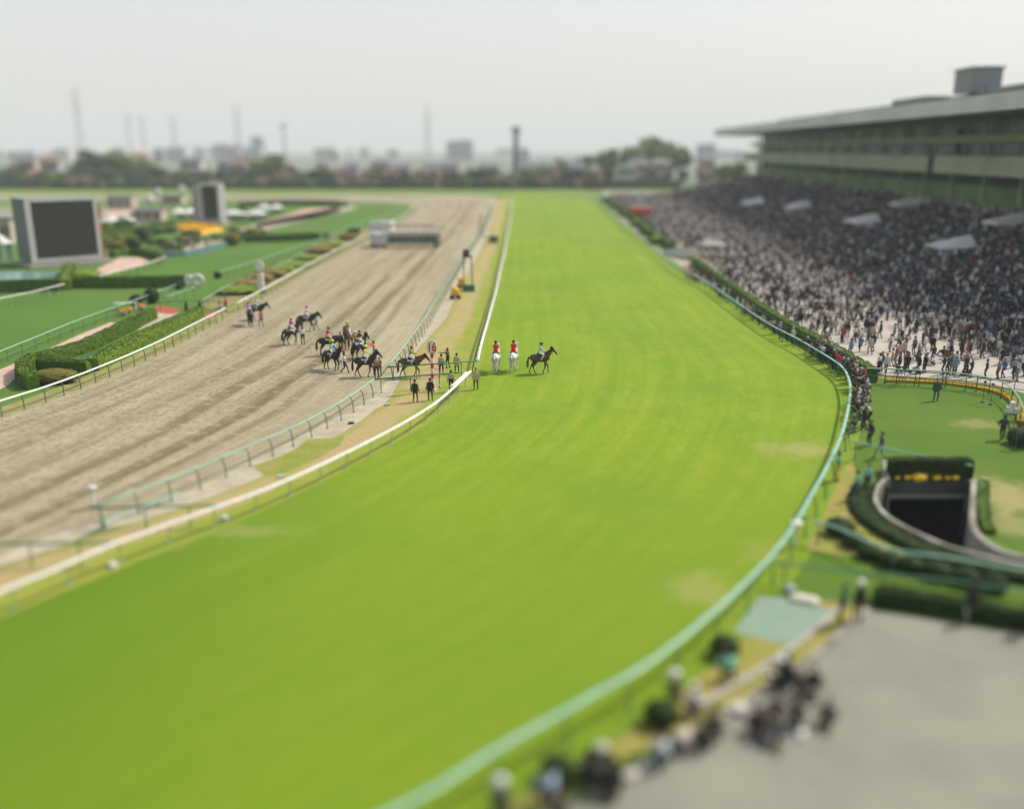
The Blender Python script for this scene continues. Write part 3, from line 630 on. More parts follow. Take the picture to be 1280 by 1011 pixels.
b = MB(); b.box((xm, port_y - .06, -.60), (wd - .25, .16, .2)); b.box((xl + .21, port_y - .06, -1.4), (.14, .14, 1.398)); b.box((xr - .21, port_y - .06, -1.1), (.14, .14, .798)); b.build('door_frame', m_grey, tun)
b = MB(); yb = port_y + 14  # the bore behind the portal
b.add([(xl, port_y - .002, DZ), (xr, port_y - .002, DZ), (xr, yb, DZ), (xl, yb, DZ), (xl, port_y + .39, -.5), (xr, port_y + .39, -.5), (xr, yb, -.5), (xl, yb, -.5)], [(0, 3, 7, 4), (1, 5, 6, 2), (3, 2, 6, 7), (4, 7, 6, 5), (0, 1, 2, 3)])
b.build('bore', M('shade black tunnel lining', (.012, .010, .009), .9), tun)  # near-black lining colour stands in for the deep shade of the bore
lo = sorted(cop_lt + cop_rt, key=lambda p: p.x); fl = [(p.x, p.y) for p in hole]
b = MB(); tri = tessellate_polygon([[Vector((x, y, 0)) for x, y in fl]]); b.add([(x, y, DZ + .005 + max(0, (x - xr - 1) * .16)) for x, y in fl], [tuple(t) for t in tri]); b.build('ramp_floor', M('shade dark asphalt', (.03, .03, .028), .9), tun)  # ramp asphalt darkened, the shade of the cutting put into its colour
hedge('tunnel_hedge', 'dark clipped hedge with yellow flowers along the top of the tunnel portal', [(xl + .4, port_y + .75), (xm, port_y + .75), (xr + .2, port_y + .75)], .7, 1.15, [m_leaf3, m_leaf1, m_leaf3], 140, .05, z=.26)
rg = random.Random(8)
fp = empty('flower_planter', (xm, port_y + .12, .26), 0, 'clumps of yellow flowers below the dark tunnel hedge', 'flowers')
MB().box((.1, .08, .05), (wd * .86, .3, .1)).build('soil_bed', m_leaf3, fp)
for cx, r_ in [(-.36, .10), (-.24, .13), (-.10, .27), (.10, .16), (.22, .12), (.31, .14)]:
    b = MB(); b.ball((0, 0, .1), r_, 12, 8, 0, (1.5, .8, .8), .4); b.leaves([(rg.gauss(0, r_ * .8), rg.gauss(-.02, r_ * .4), .12 + rg.uniform(0, r_)) for _ in range(int(r_ * 260))], .045, 0, rg)
    o = b.build('flower_clump', M('bright yellow flowers', (.85, .58, .02), .6), fp); o.location = (wd * cx, 0, .08)
b = MB(); b.add([(xl - .12, port_y - .1, 0), (xl + .16, port_y - .1, 0), (xl + .95, port_y + 2.6, 0), (xl + .72, port_y + 2.6, 0), (xl - .12, port_y - .1, .47), (xl + .16, port_y - .1, .47), (xl + .95, port_y + 2.6, .7), (xl + .72, port_y + 2.6, .7)], [(3, 2, 1, 0), (4, 5, 6, 7), (0, 1, 5, 4), (1, 2, 6, 5), (2, 3, 7, 6), (3, 0, 4, 7)]); b.build('side_wall', m_cop, tun)
# ivy bank outside the curved wall
ivy = [p + Vector((0, 0, 0)) for p in offset(cop_lt[1:], .85 * (1 if offset(cop_lt, 1)[0].x < cop_lt[0].x else -1))]
hedge('ivy_bank', 'dark ivy bank hugging the outside of the curved tunnel wall', ivy, 1.1, .36, [m_leaf3, m_leaf3, m_leaf1], 110, .06, cat='ivy')
hedge('ivy_bank', 'narrow dark hedge beside the straight right hand tunnel wall', [G(1228, 606), G(1228, 630), G(1229, 652), G(1236, 668)], .6, .3, [m_leaf1, m_leaf3, m_olive], 110, .06, cat='ivy')
kl = GP([(1085, 762), (1000, 834), (880, 910), (795, 962), (700, 1008), (600, 1062)])
kb = MB(); A, B = offset(smooth_line(kl, 2), .14), offset(smooth_line(kl, 2), -.14); n = len(A)
for a0, a1 in ((A, B),):
    vs = []
    for p, q in zip(a0, a1): vs += [(p.x, p.y, 0), (p.x, p.y, .13), (q.x, q.y, .13), (q.x, q.y, 0)]
    kb.add(vs, [(i * 4 + j, i * 4 + j + 1, i * 4 + 5 + j, i * 4 + 4 + j) for i in range(n - 1) for j in range(3)])
tag(kb.build('kerb', m_cop), kind='structure')
kb = MB(); off = 1.0; kk = offset(smooth_line(kl[:3], 2), .75); kk2 = offset(smooth_line(kl[:3], 2), 1.0); vs = []
if kk[0].x > A[0].x + 0: pass
for p, q in zip(kk, kk2): vs += [(p.x, p.y, 0), (p.x, p.y, .1), (q.x, q.y, .1), (q.x, q.y, 0)]
kb.add(vs, [(i * 4 + j, i * 4 + j + 1, i * 4 + 5 + j, i * 4 + 4 + j) for i in range(len(kk) - 1) for j in range(3)]); tag(kb.build('kerb', m_conc), kind='structure')

# ------------------------------------------------------------------ the 16 pole and the white furlong pole
def digits(txt, s, mat, parent, loc, rz):
    cu = bpy.data.curves.new('digits', 'FONT'); cu.body = txt; cu.size = s; cu.extrude = .012; cu.align_x = 'CENTER'; cu.align_y = 'CENTER'; cu.offset = .014; cu.resolution_u = 3
    t = bpy.data.objects.new('tmp', cu); col.objects.link(t); dg = bpy.context.evaluated_depsgraph_get(); me = bpy.data.meshes.new_from_object(t.evaluated_get(dg)); bpy.data.objects.remove(t)
    me.materials.clear(); me.materials.append(mat); o = bpy.data.objects.new('number', me); col.objects.link(o); o.parent = parent
    o.rotation_euler = (math.pi / 2, 0, rz); o.location = loc; return o
pp = G(541, 489); pole = empty('furlong_pole', pp, 0, 'red and white striped pole topped by an oval white board reading 16', 'marker pole')
b = MB(); sec = .42
for i in range(7): b.cyl((0, 0, .2 + sec * (i + .5)), .125, sec - .002, 18, 0 if i % 2 else 1)
b.build('post', [m_white, m_redp], pole, smooth=False)
b = MB(); vs = [];  W_, H_ = .40, .60
b.tube([(0, -.06, 3.55), (0, .06, 3.55)], 1, 28, flat=(W_, H_), up=(0, 0, 1))
sg = b.build('board', m_white, pole)
dg_ = digits('16', .80, m_redp, sg, (0, -.075, 3.55), 0); dg_.scale = (.92, 1.25, 1)
b = MB()
for a in (0, 1, 2, 3): b.tube([(math.cos(a * 1.571 + .6) * .9, math.sin(a * 1.571 + .6) * .9, .03), (0, 0, 1.3)], .022, 6)
b.build('stay', m_white, pole); b = MB(); b.cyl((0, 0, .1), .3, .2, 16); b.build('foot', m_white, pole)
pp = G(327, 366); p2 = empty('furlong_pole', pp, 0, 'white furlong pole with round top board on the green stand behind the far white rail', 'marker pole')
MB().box((0, 0, 1.5), (.75, .5, 2.2), 0, 0, (.9, .9)).build('post', m_white, p2); MB().cyl((0, 0, 2.9), .1, .7, 10).build('neck', m_grey, p2)
MB().tube([(-.0, -.1, 3.6), (0, .1, 3.6)], 1, 24, flat=(.55, .65)).build('board', m_white, p2); MB().box((0, 0, .2), (1.3, 1.0, .4), 0, 0, (.8, .8)).build('foot', m_dgreen, p2)
pp = G(118, 636); MB_ = MB().caps((0, 0, .1), .07, (0, 0, 1.1), .07, 12).ball((0, 0, 1.2), .2, 14, 8, 0, (1.3, 1, .7)); tag(MB_.build('end_post', m_white, loc=pp), 'white capped post ending the pale green sand track fence', 'post')
pp = G(990, 676); tag(MB().cyl((0, 0, .5), .08, 1.0, 10).ball((0, 0, 1.18), .26, 14, 8, 0, (1.2, 1, .55)).build('rail_lamp', m_white, loc=(right_rail[near_i(right_rail, G(988, 660, RT))].x + .1, right_rail[near_i(right_rail, G(988, 660, RT))].y, 0)), 'round white cap standing on the near bend of the right hand rail', 'post cap')
for x, y, lb in [(281, 650, 'small white block on the turf below the white rail near the verge bar'), (141, 709, 'small white block on the turf below the white rail nearest the frame corner')]:
    tag(MB().ball((0, 0, .13), .2, 12, 8, 0, (1.1, .9, .75)).cyl((0, 0, .03), .2, .06, 12).build('marker_block', m_white, loc=G(x, y)), lb, 'marker')
for x, y, lb in [(439, 530, 'small dark box on the pale sand margin'), (484, 507, 'flat teal plate at the corner of the verge by the gate bar'), (352, 597, 'small pale stone on the verge')]:
    tag(MB().box((0, 0, .08), (.45, .3, .16), .3, 0, (.8, .8)).build('ground_box', [m_dark if x == 439 else (m_rgreen if x == 484 else m_lgrey)], loc=G(x, y)), lb, 'box')
# white twin ring beside the jump hedge
rg_ = empty('ring_marker', G(242, 361), 0, 'pair of white round hoops standing beside the end of the long jump hedge', 'sign')
for dx, r in ((-.5, .5), (.7, .65)):
    b = MB(); b.tube([(dx + r * math.cos(a), 0, 1.15 + r * math.sin(a)) for a in [i * math.pi / 12 for i in range(25)]], .27, 8, cap=False); b.build('hoop', m_white, rg_)
    MB().cyl((dx, 0, .15), .12, .3, 8).build('foot', m_white, rg_)
for x, lb in ((233, 'black bollard on the dry strip nearer the red paving'), (250, 'black bollard standing left of the person in red')):
    tag(MB().tube([(0, 0, 0), (0, 0, .3), (0, 0, .9), (0, 0, 1.15)], [.26, .2, .16, .05], 12).build('bollard', m_black, loc=G(x, 388)), lb, 'bollard')
for x, y, lb in ((155, 395, 'pot of yellow flowers at the end of the pink path'), (161, 392, 'second pot of yellow flowers beside the pink path'), (178, 388, 'tub of yellow flowers between the topiary bush and red paving')):
    e = empty('flower_tub', G(x, y), 0, lb, 'flower tub'); MB().tube([(0, 0, 0), (0, 0, .45)], [.3, .45], 14).build('tub', m_conc, e)
    q = [(rnd.gauss(0, .22), rnd.gauss(0, .22), .5 + rnd.uniform(0, .3)) for _ in range(160)]; MB().leaves(q, .08).build('flowers', m_flower, e)
wb = empty('low_table', G(158, 387), .2, 'low white table behind the flower pots by the green rail', 'table')
MB().box((0, 0, .8), (2.6, .7, .06)).build('top', m_lgrey, wb)
for s in (-1, 1): MB().box((s * 1.1, 0, .385), (.06, .6, .77)).build('leg', m_lgrey, wb)

# ------------------------------------------------------------------ yellow pads and green camera frame on the far verge
for x, y, lb in ((569, 374, 'nearer yellow padded machine on dark wheels on the far verge'), (577, 361, 'farther yellow padded machine on dark wheels on the far verge')):
    e = empty('padded_machine', G(x, y), .4, lb, 'machine'); e.scale = (.72, .72, .78); MB().ball((0, 0, 1.35), .78, 14, 10, 0, (1, .8, .95), .1).box((0, 0, 1.1), (1.3, 1.0, .7), 0, 0, (.8, .8)).build('cover', m_yellow, e)
    MB().box((0, 0, .62), (1.5, .9, .25)).build('chassis', m_dark, e)
    for a, c_ in ((-.6, -.45), (.6, -.45), (-.6, .45), (.6, .45)): MB().cyl((a, c_, .3), .3, .16, 14, axis='Y').build('wheel', m_black, e)
e = empty('timing_frame', G(585, 364), 0, 'tall green frame carrying a dark box beside the yellow machines', 'frame')
MB().box((.1, 0, .45), (1.7, 1.1, .9), 0, 0, (.9, .9)).build('base', m_cgreen, e)
for s in (-.65, .65): MB().tube([(s, 0, .5), (s * .7, 0, 4.9)], .09, 8).build('post', m_dgreen, e)
MB().box((-.2, 0, 5.1), (.9, .7, 1.0), 0, 0, (.9, .9)).box((0, 0, 4.6), (1.4, .3, .12)).build('box', m_dark, e)
e = empty('utility_cart', G(617, 304), 0, 'dark green cart with curved pipe on the distant verge', 'cart')
MB().box((0, 0, .9), (1.9, 1.3, 1.2), 0, 0, (.85, .85)).build('body', M('cart green', (.05, .1, .07), .5), e); MB().tube([(-.8, 0, 1), (-2, 0, 1.2), (-2.6, 0, 2.4), (-2.7, 0, 6)], .15, 8).build('pipe', m_grey, e)
for s in (-1, 1): MB().cyl((s * .6, -.7, .3), .3, .15, 12, axis='Y').build('wheel', m_black, e)

# ------------------------------------------------------------------ starting gate and truck
gp = G(513, 309); gate = empty('starting_gate', gp, R(4), 'long pale starting gate with dark stalls parked across the far sand track', 'starting gate')
L = 10.5
b = MB(); b.box((0, 0, 3.0), (L, 1.6, .3)); b.box((0, -.9, 2.65), (L, .12, .35)); b.build('top_beam', m_lgrey, gate)
b = MB(); b.box((0, .8, 1.35), (L, .1, 1.6)); b.build('back_panel', m_dark, gate)
for i in range(9): MB().box((-L / 2 + i * L / 8, 0, 1.55), (.14, 2.4, 2.6)).build('stall_divider', m_grey, gate)
for i in range(8):
    MB().box((-L / 2 + (i + .5) * L / 8, -1.2, 1.45), (1.05, .08, 1.2), 0).build('stall_gate', M('gate green', (.07, .15, .1), .5), gate)
for i in range(4): MB().box((-3.6 + i * 2.4, -.97, 2.5), (.8, .1, .35)).build('number_pad', m_yellow, gate)
for s in (-1, 1): MB().cyl((s * L * .48, 0, .42), .42, .3, 16, axis='Y').build('wheel', m_black, gate)
MB().box((L / 2 + .4, 0, 1.6), (.5, 2.0, 2.2)).build('end_post', m_grey, gate)
gp2 = G(515, 296); gate2 = empty('starting_gate', gp2, R(4), 'second starting gate beam with yellow pads standing behind the first', 'starting gate')
MB().box((0, 0, 2.5), (10, .8, .5)).build('top_beam', m_lgrey, gate2)
for i in range(6): MB().box((-4.8 + i * 1.92, 0, 1.12), (.18, .8, 2.24)).build('stall_divider', m_grey, gate2)
for i in range(5): MB().box((-3.8 + i * 1.92, -.45, 2.3), (.7, .1, .5)).build('number_pad', m_yellow, gate2)
def truck(label, p, rz, sc_=1.0, cargo=m_white, cab=m_white):
    t = empty('truck', p, rz, label, 'truck')
    MB().box((0, -.4, 1.75), (2.3, 4.0, 2.1)).build('cargo_box', cargo, t)
    cb = MB().box((0, 2.6, 1.45), (2.1, 1.7, 1.9), 0, 0, (.92, .72)).build('cab', cab, t)
    MB().box((0, 3.3, 1.85), (1.75, .08, .7), rx=.28).build('windscreen', m_black, cb)
    MB().box((0, .6, .6), (1.6, 5.6, .2)).build('chassis', m_dark, t)
    for a in (-1, 1):
        for y in (-1.4, 2.4): MB().cyl((a * .95, y, .45), .45, .28, 16, axis='X').build('wheel', m_black, t)
    return t
truck('white truck parked against the rail at the left end of the starting gate', G(474, 309), R(20), cargo=m_lgrey)
truck('second pale truck behind the starting gate by the rail', G(480, 292), R(70))

# ------------------------------------------------------------------ screens
def screen(label, pl, pr, hgt, depth, border_=.9, sidec=m_grey):
    A, B = pl, pr; wv = B - A; Wd = wv.length; a = math.atan2(wv.y, wv.x); e = empty('video_screen', (A + B) / 2, a, label, 'screen')
    bm_ = MB(); bm_.box((0, depth / 2 + .12, hgt / 2 + .6), (Wd, depth, hgt - .6)); hs = bm_.build('housing', sidec, e)
    b = MB(); f = border_; b.box((-Wd / 2 + f / 2, 0, hgt / 2 + .6), (f, .25, hgt - .6)); b.box((Wd / 2 - f * .35, 0, hgt / 2 + .6), (f * .7, .25, hgt - .6)); b.box((0, -.003, hgt + .3 - f * .3), (Wd - .01, .25, f * .6)); b.box((0, -.003, .9 + f * .2), (Wd - .01, .25, f * .6)); b.build('frame', m_lgrey, e)
    MB().box((0, .02, hgt / 2 + .6), (Wd - f * 1.6, .2, hgt - f * 1.2 - .6)).build('display', M('unlit led panel', (.022, .023, .017), .5, (.03, .03, .02), .6), e)
    MB().box((0, depth / 2 - .6, .3), (Wd + 1.6, depth + 2.6, .6)).build('plinth', m_conc, e)
    b = MB()
    for i in range(6): b.box((-Wd / 2 - .05, .5 + i * depth / 6, hgt / 2 + .6), (.1, .15, hgt - .8))
    b.build('rib', m_grey, hs)
    return e, Wd
e, Wd = screen('large dark video screen in a tall grey housing on a white plinth', G(41, 335), G(129, 328), 10.6, 6.6, .85)
for i in range(3): MB().box((Wd / 2 + .35, 2.6, 2 + i * 3.2), (.6, 4.6, 2.6)).build('back_panel', M('rust orange panel', (.36, .17, .06), .8, (.2, .12, .06), .8), e)
e, Wd = screen('smaller distant dark video screen in a pale grey housing', G(252, 281), G(277, 281), 9.8, 4.5, .7, M('pale housing', (.3, .33, .34), .7))
MB().box((-Wd / 2 - .9, 2.2, 5.1), (1.8, 5, 9)).build('side_cabinet', M('pale housing', (.3, .33, .34)), e)

# ------------------------------------------------------------------ infield odds and ends
def marquee(label, px, py, wpx, h, mat=m_white, d=5.0):
    c = G(px, py); Wd = wpx / ppm(py); e = empty('marquee', c, 0, label, 'tent', 'marquees in the middle of the infield')
    n = max(2, int(Wd / 5))
    for i in range(n):
        x = -Wd / 2 + Wd * (i + .5) / n; ww = Wd / n - .3
        b = MB(); b.add([(x - ww / 2, -d / 2, h * .65), (x + ww / 2, -d / 2, h * .65), (x + ww / 2, d / 2, h * .65), (x - ww / 2, d / 2, h * .65), (x, 0, h)], [(0, 1, 4), (1, 2, 4), (2, 3, 4), (3, 0, 4), (3, 2, 1, 0)]); b.box((x, -d / 2, h * .6), (ww, .05, h * .1)); b.build('canopy', mat, e)
        MB().box((x, d / 2 - .1, h * .32), (ww - .3, .05, h * .6)).build('back_sheet', M('pale mint sheet', (.5, .68, .58), .7), e)
        for s in (-1, 1): MB().box((x + s * (ww / 2 - .05), -d / 2 + .05, h * .32), (.08, .08, h * .64)).build('pole', m_dgreen, e)
    return e
marquee('green and white marquee right of the large screen', 150, 285, 36, 2.8)
marquee('white marquee left of the smaller screen', 231, 275, 28, 3.2)
marquee('long low white marquee right of the smaller screen', 306, 276, 56, 2.9)
marquee('white marquee with a mint top on the slope at the right end of the row', 338, 268, 30, 3.0)
marquee('pale marquee half hidden by the left frame edge', -2, 330, 26, 5)
def bed(label, poly, h):
    pts = [G(x, y) for x, y in poly]; c = sum(pts, Vector()) / len(pts); b = MB(); n = len(pts)
    vs = [p - c for p in pts] + [(p - c) * .9 + Vector((0, 0, h)) for p in pts]
    b.add(vs, [tuple(range(n, 2 * n))] + [(i, (i + 1) % n, n + (i + 1) % n, n + i) for i in range(n)])
    rg = random.Random(3); r0 = max((p - c).length for p in pts); q = []
    tri = tessellate_polygon([[p - c for p in pts]])
    for _ in range(1500):
        t = rg.choice(tri); u, v = sorted((rg.random(), rg.random())); q.append(((pts[t[0]] - c) * u + (pts[t[1]] - c) * (v - u) + (pts[t[2]] - c) * (1 - v)) + Vector((0, 0, h + rg.uniform(0, .35))))
    b.leaves(q, .22, [0, 0, 0, 1], rg); return tag(b.build('flower_bed', [m_flower, m_leaf1], loc=c), label, 'flower bed')
bed('wide bed of yellow flowers in front of the smaller screen', [(219, 286), (232, 283), (243, 281), (256, 284), (272, 285), (279, 288), (262, 291), (250, 294), (232, 291)], .6)
rg = random.Random(21)
for i in range(46):
    x, y = rg.uniform(120, 330), rg.choice([rg.uniform(286, 312), rg.uniform(262, 300)])
    if (215 < x < 285 and y < 296) or y > 318 - (x - 120) * .06: continue
    bush('infield_shrub', ['dark round shrub in the infield garden', 'mid green loose shrub in the infield garden', 'pale olive shrub in the infield garden'][i % 3], G(x, y), rg.uniform(1.0, 2.2), rg.uniform(1.2, 2.6), [[m_leaf3, m_leaf1, m_leaf3], [m_leaf1, m_leaf2, m_leaf3], [m_olive, m_leaf2, m_leaf1]][i % 3], 40, .16, group='shrubs of the infield garden', jit=.45)
hedge('garden_hedge', 'dark curved hedge edging the pink yard right of the large screen', GL([(140, 322), (165, 318), (185, 321), (200, 326)]), 1.2, 1.2, [m_leaf1, m_leaf3, m_leaf3], 14, .16)
hedge('garden_hedge', 'dark hedge running behind the yellow flower bed', GL([(120, 296), (180, 290), (215, 283)]), 1.6, 1.5, [m_leaf1, m_leaf3, m_leaf3], 10, .18)
hedge('garden_hedge', 'dark hedge beyond the marquees under the far sand track', GL([(300, 259), (350, 257), (400, 257), (432, 259)]), 2.2, 1.8, [m_leaf1, m_leaf3, m_leaf3], 8, .22)
bl = empty('blue_windbreak', G(262, 314), 0, 'long teal blue windbreak panel along the infield spectators', 'fence')
P = GL([(205, 322), (232, 320), (262, 314), (285, 307), (296, 303)])
for i, (a, b2) in enumerate(zip(P, P[1:])):
    d = b2 - a; o = MB().box((0, 0, .45), (d.length - .05, .08, .9)).build('panel', M('teal blue sheet', (.09, .2, .24), .7), bl); o.location = (a + b2) / 2 - G(262, 314); o.rotation_euler.z = math.atan2(d.y, d.x)
for x, y, r, lb in [(197, 251, 1.5, 'white globe shaped marker far beyond the screens'), (228, 246, 1.5, 'second white globe marker beside the far course'), (188, 262, 1.6, 'pale upright marker board in the far infield')]:
    e = empty('globe_marker', G(x, y), 0, lb, 'marker'); MB().ball((0, 0, 3.0), r, 12, 8).build('globe', m_lgrey, e); MB().cyl((0, 0, .9), .2, 1.8, 8).build('stem', m_grey, e)
for i, (x, y, w_, h_, lb) in enumerate([(8, 305, 14, 5, 'low cream building at the left frame edge behind the screen'), (150, 262, 30, 4, 'low beige building in the far infield'), (185, 278, 34, 3.2, 'long grey low building behind the garden'), (215, 256, 24, 3, 'flat grey far infield building')]):
    e = empty('low_building', G(x, y), 0, lb, 'building'); Wd = w_ / ppm(y)
    MB().box((0, 2.5, h_ / 2), (Wd, 5, h_)).build('wall', M('beige wall', (.42, .38, .31), .8), e); MB().box((0, 2.5, h_ + .16), (Wd + .8, 5.8, .3)).build('roof', m_grey, e)
    for k in range(3): MB().box((-Wd / 2 + Wd * (k + .5) / 3, -.02, h_ * .55), (Wd * .18, .1, h_ * .35)).build('window', m_dark, e)
# small structures along the far rail on the right
e = empty('sloped_wall', G(850, 321), R(112), 'white sloped wall at the course edge beside the crowd', 'wall'); MB().add([(-5, -.4, 0), (5, -.4, 0), (5, .4, 0), (-5, .4, 0), (-5, -.4, 2.2), (5, -.4, .8), (5, .4, .8), (-5, .4, 2.2)], [(0, 1, 5, 4), (1, 2, 6, 5), (2, 3, 7, 6), (3, 0, 4, 7), (4, 5, 6, 7)]).build('wall_panel', m_white, e)
MB().add([(-5.1, -.5, 2.21), (5.1, -.5, .81), (5.1, .5, .81), (-5.1, .5, 2.21), (-5.1, -.5, 2.33), (5.1, -.5, .93), (5.1, .5, .93), (-5.1, .5, 2.33)], [(4, 5, 6, 7), (0, 1, 5, 4), (1, 2, 6, 5), (2, 3, 7, 6), (3, 0, 4, 7)]).build('coping', m_cop, e)
e = empty('grey_canopy', G(889, 316), R(-8), 'grey peaked canopy amid the crowd behind a strip of yellow flowers', 'canopy')
MB().add([(-2.2, -2.5, 1.5), (2.6, -2.5, 1.5), (2.6, 2.5, 1.5), (-2.2, 2.5, 1.5), (-1.0, 0, 2.7)], [(0, 1, 4), (1, 2, 4), (2, 3, 4), (3, 0, 4), (3, 2, 1, 0)]).build('roof', M('grey canvas', (.30, .31, .31), .8), e)
for a, c_ in ((-2, -2.3), (2.4, -2.3), (2.4, 2.3), (-2, 2.3)): MB().cyl((a, c_, .75), .08, 1.5, 8).build('post', m_grey, e)
border('flower_border', 'strip of yellow flowers below the grey canopy in the crowd', GL([(862, 325), (875, 323), (888, 322), (902, 320)]), 1.0, .6)
e = empty('red_stall', G(801, 275), R(-5), 'small red stall with a pale top beyond the far crowd', 'stall')
MB().box((0, 0, 1.75), (5.6, 2.5, 3.5)).build('body', M('red sheet', (.72, .07, .05), .7), e); MB().box((0, 0, 3.63), (5.8, 2.7, .25), 0, 0, (.8, .4)).build('roof', m_conc, e); MB().box((0, -1.27, 1.5), (4, .06, 1)).build('hatch', m_dark, e)
# lawn things at the right frame edge
e = empty('white_boxes', G(1263, 526), R(-15), 'stack of white boxes on a dark stand beside the lawn flower border', 'boxes')
MB().box((0, 0, .55), (.7, .5, .06)).build('shelf', m_dark, e)
for a, c_ in ((-.3, -.2), (.3, -.2), (.3, .2), (-.3, .2)): MB().cyl((a, c_, .26), .025, .52, 8).build('leg', m_dark, e)
for i, (x, y, z, s) in enumerate([(-.15, 0, .8, .42), (.25, -.02, .76, .36), (.0, .0, 1.18, .32)]): MB().box((x, y, z), (s, s, .42), .1 * i, 0, (.95, .95)).build('box', m_white, e)
for i, (x, y, lb) in enumerate([(1228, 503, 'thin black stand with round foot on the lawn, nearer the middle'), (1238, 506, 'thin black stand with round foot on the lawn, beside its twin')]):
    e = empty('mic_stand', G(x, y), 0, lb, 'stand'); MB().cyl((0, 0, .03), .16, .06, 14).build('foot', m_black, e); MB().cyl((0, 0, .8), .02, 1.5, 8).build('rod', m_dark, e); MB().box((0, 0, 1.6), (.12, .2, .14)).build('head', m_black, e)
for x, y, s, lb in [(987, 741, .26, 'round white cushion at the top edge of the green mat')]:
    tag(MB().ball((0, 0, .2), s, 14, 9, 0, (1.05, .9, .75), .1).build('cushion', m_lgrey, loc=G(x, y)), lb, 'cushion')
tag(MB().ball((0, 0, .12), .5, 16, 8, 0, (1.25, .6, .28), .3).ball((.35, -.1, .1), .35, 12, 8, 0, (1, .7, .3), .2).build('sand_bag', M('cream canvas', (.62, .58, .48), .8), loc=G(1004, 751), rz=-.25), 'flat cream sand bag lying along the top edge of the green mat', 'bag')
# ------------------------------------------------------------------ grandstand
def ZT(X): return max(0.0, min(7.6, (X - 43) * .217))
def ST(px, py):
    """place on the sloping terrace seen at px, py"""
    a, b = G(px, py, 0), Vector((0, 0, H)); d = (a - b)
    for i in range(2000):
        p = b + d * (i / 2000.0); X = p.dot(LT)
        if p.z <= ZT(X): return p
    return a
Y0, Y1 = 62.0, 392.0; YM = (Y0 + Y1) / 2; YL = Y1 - Y0
SB = S(80, YM); stand = empty('grandstand', SB, -PHI, 'long grey green multi storey grandstand with overhanging roof above the packed terrace', 'grandstand')
def sb(b, X, Y, z, dx, dy, dz, mi=0, **k): return b.box((X - 80, Y - YM, z), (dx, dy, dz), 0, mi, **k)
m_ter = M('terrace concrete', (.11, .125, .12), .85, (.10, .105, .1), .5); m_band = M('stand cream panel', (.36, .41, .28), .7, (.29, .33, .22), .15)
m_band2 = M('stand lower panel', (.43, .48, .35), .7, (.35, .39, .28), .15); m_roofm = M('stand roof sheet', (.56, .58, .54), .6, (.48, .50, .46), .1)
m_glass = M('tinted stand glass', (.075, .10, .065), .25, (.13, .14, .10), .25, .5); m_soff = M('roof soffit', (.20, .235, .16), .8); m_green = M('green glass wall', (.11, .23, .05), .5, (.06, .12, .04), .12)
b = MB(); n = 24
for i in range(n):
    x = 43 + 35 * i / n; zt = 7.6 * (i + 1) / n
    sb(b, x + 35 / n / 2, YM, zt / 2, 35 / n - .002, YL, zt)
b.build('terrace', m_ter, stand)
b = MB(); sb(b, 78.6, YM, 4.3, 1.2, YL, 8.6); b.build('parapet', m_lgrey, stand)
b = MB(); sb(b, 81.6, YM, 10.1, 3, YL, 3.6); b.build('green_wall', m_green, stand)
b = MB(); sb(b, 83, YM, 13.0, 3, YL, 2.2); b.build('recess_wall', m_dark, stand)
b = MB(); sb(b, 77.5, YM, 15.7, 6, YL, 3.3); b.build('balcony_front', m_band2, stand)
b = MB(); sb(b, 79, YM, 20.4, 4, YL, 1.3); b.build('balcony_front', m_band, stand)
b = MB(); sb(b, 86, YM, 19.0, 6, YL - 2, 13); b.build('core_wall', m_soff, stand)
for r_, (z0, z1, X) in enumerate([(17.37, 19.73, 80.5), (21.07, 24.3, 81.0)]):
    for i in range(43):
        y = Y0 + 4 + i * (YL - 8) / 43 + (YL - 8) / 86; w_ = (YL - 8) / 43
        b = MB(); sb(b, X, y, (z0 + z1) / 2, .2, w_ - .5, z1 - z0 - .05)
        for k in range(-2, 3): sb(b, X - .12, y + k * w_ / 5, (z0 + z1) / 2, .1, .12 + .25 * ((i + k) % 3 == 0), z1 - z0 - .1, 1)
        b.build('window', [m_glass, m_band], stand)
for i in range(23):
    y = Y0 + 2 + i * (YL - 4) / 22; sb(MB(), 80.2, y, 20.9, .7, .6, 7.0).build('column', m_band, stand); sb(MB(), 80.1, y, 11.2, .8, .8, 5.2).build('column', m_band, stand)
b = MB(); b.add([(-18.5, -YL / 2 - 2, 23.7), (15, -YL / 2 - 2, 24.4), (15, YL / 2 - 8, 24.4), (-18.5, YL / 2 - 8, 23.7), (-18.5, -YL / 2 - 2, 24.0), (15, -YL / 2 - 2, 27.6), (15, YL / 2 - 8, 27.6), (-18.5, YL / 2 - 8, 24.0)], [(3, 2, 1, 0), (4, 5, 6, 7), (0, 1, 5, 4), (1, 2, 6, 5), (2, 3, 7, 6), (3, 0, 4, 7)])
for i in range(48): b.box((-2, -YL / 2 + i * 6.9, 23.9), (31, .35, .5))
b.build('roof', m_soff, stand)
b = MB(); sb(b, 61.2, YM - 5, 24.9, .5, YL - 6, 2.3); rf = b.build('fascia', m_roofm, stand)
b = MB(); sb(b, 90, YM, 28.3, 9, YL * .96, 2.4); b.build('upper_roof', m_soff, stand)
b = MB(); sb(b, 90, 150, 29.9, 9, 110, .8); sb(b, 89, 245, 30.1, 6, 22, 1.2); b.build('roof_parapet', m_grey, stand)
b = MB(); sb(b, 87, 208, 32.1, 6, 9, 4.6); sb(b, 87, 208, 34.6, 6.6, 9.8, .45); b.build('plant_room', m_grey, stand)
for i in range(9): MB().cyl((-17.5, -YL / 2 + 8 + i * 38, 26.7), .06, 1.4, 6).build('antenna', m_dark, stand)
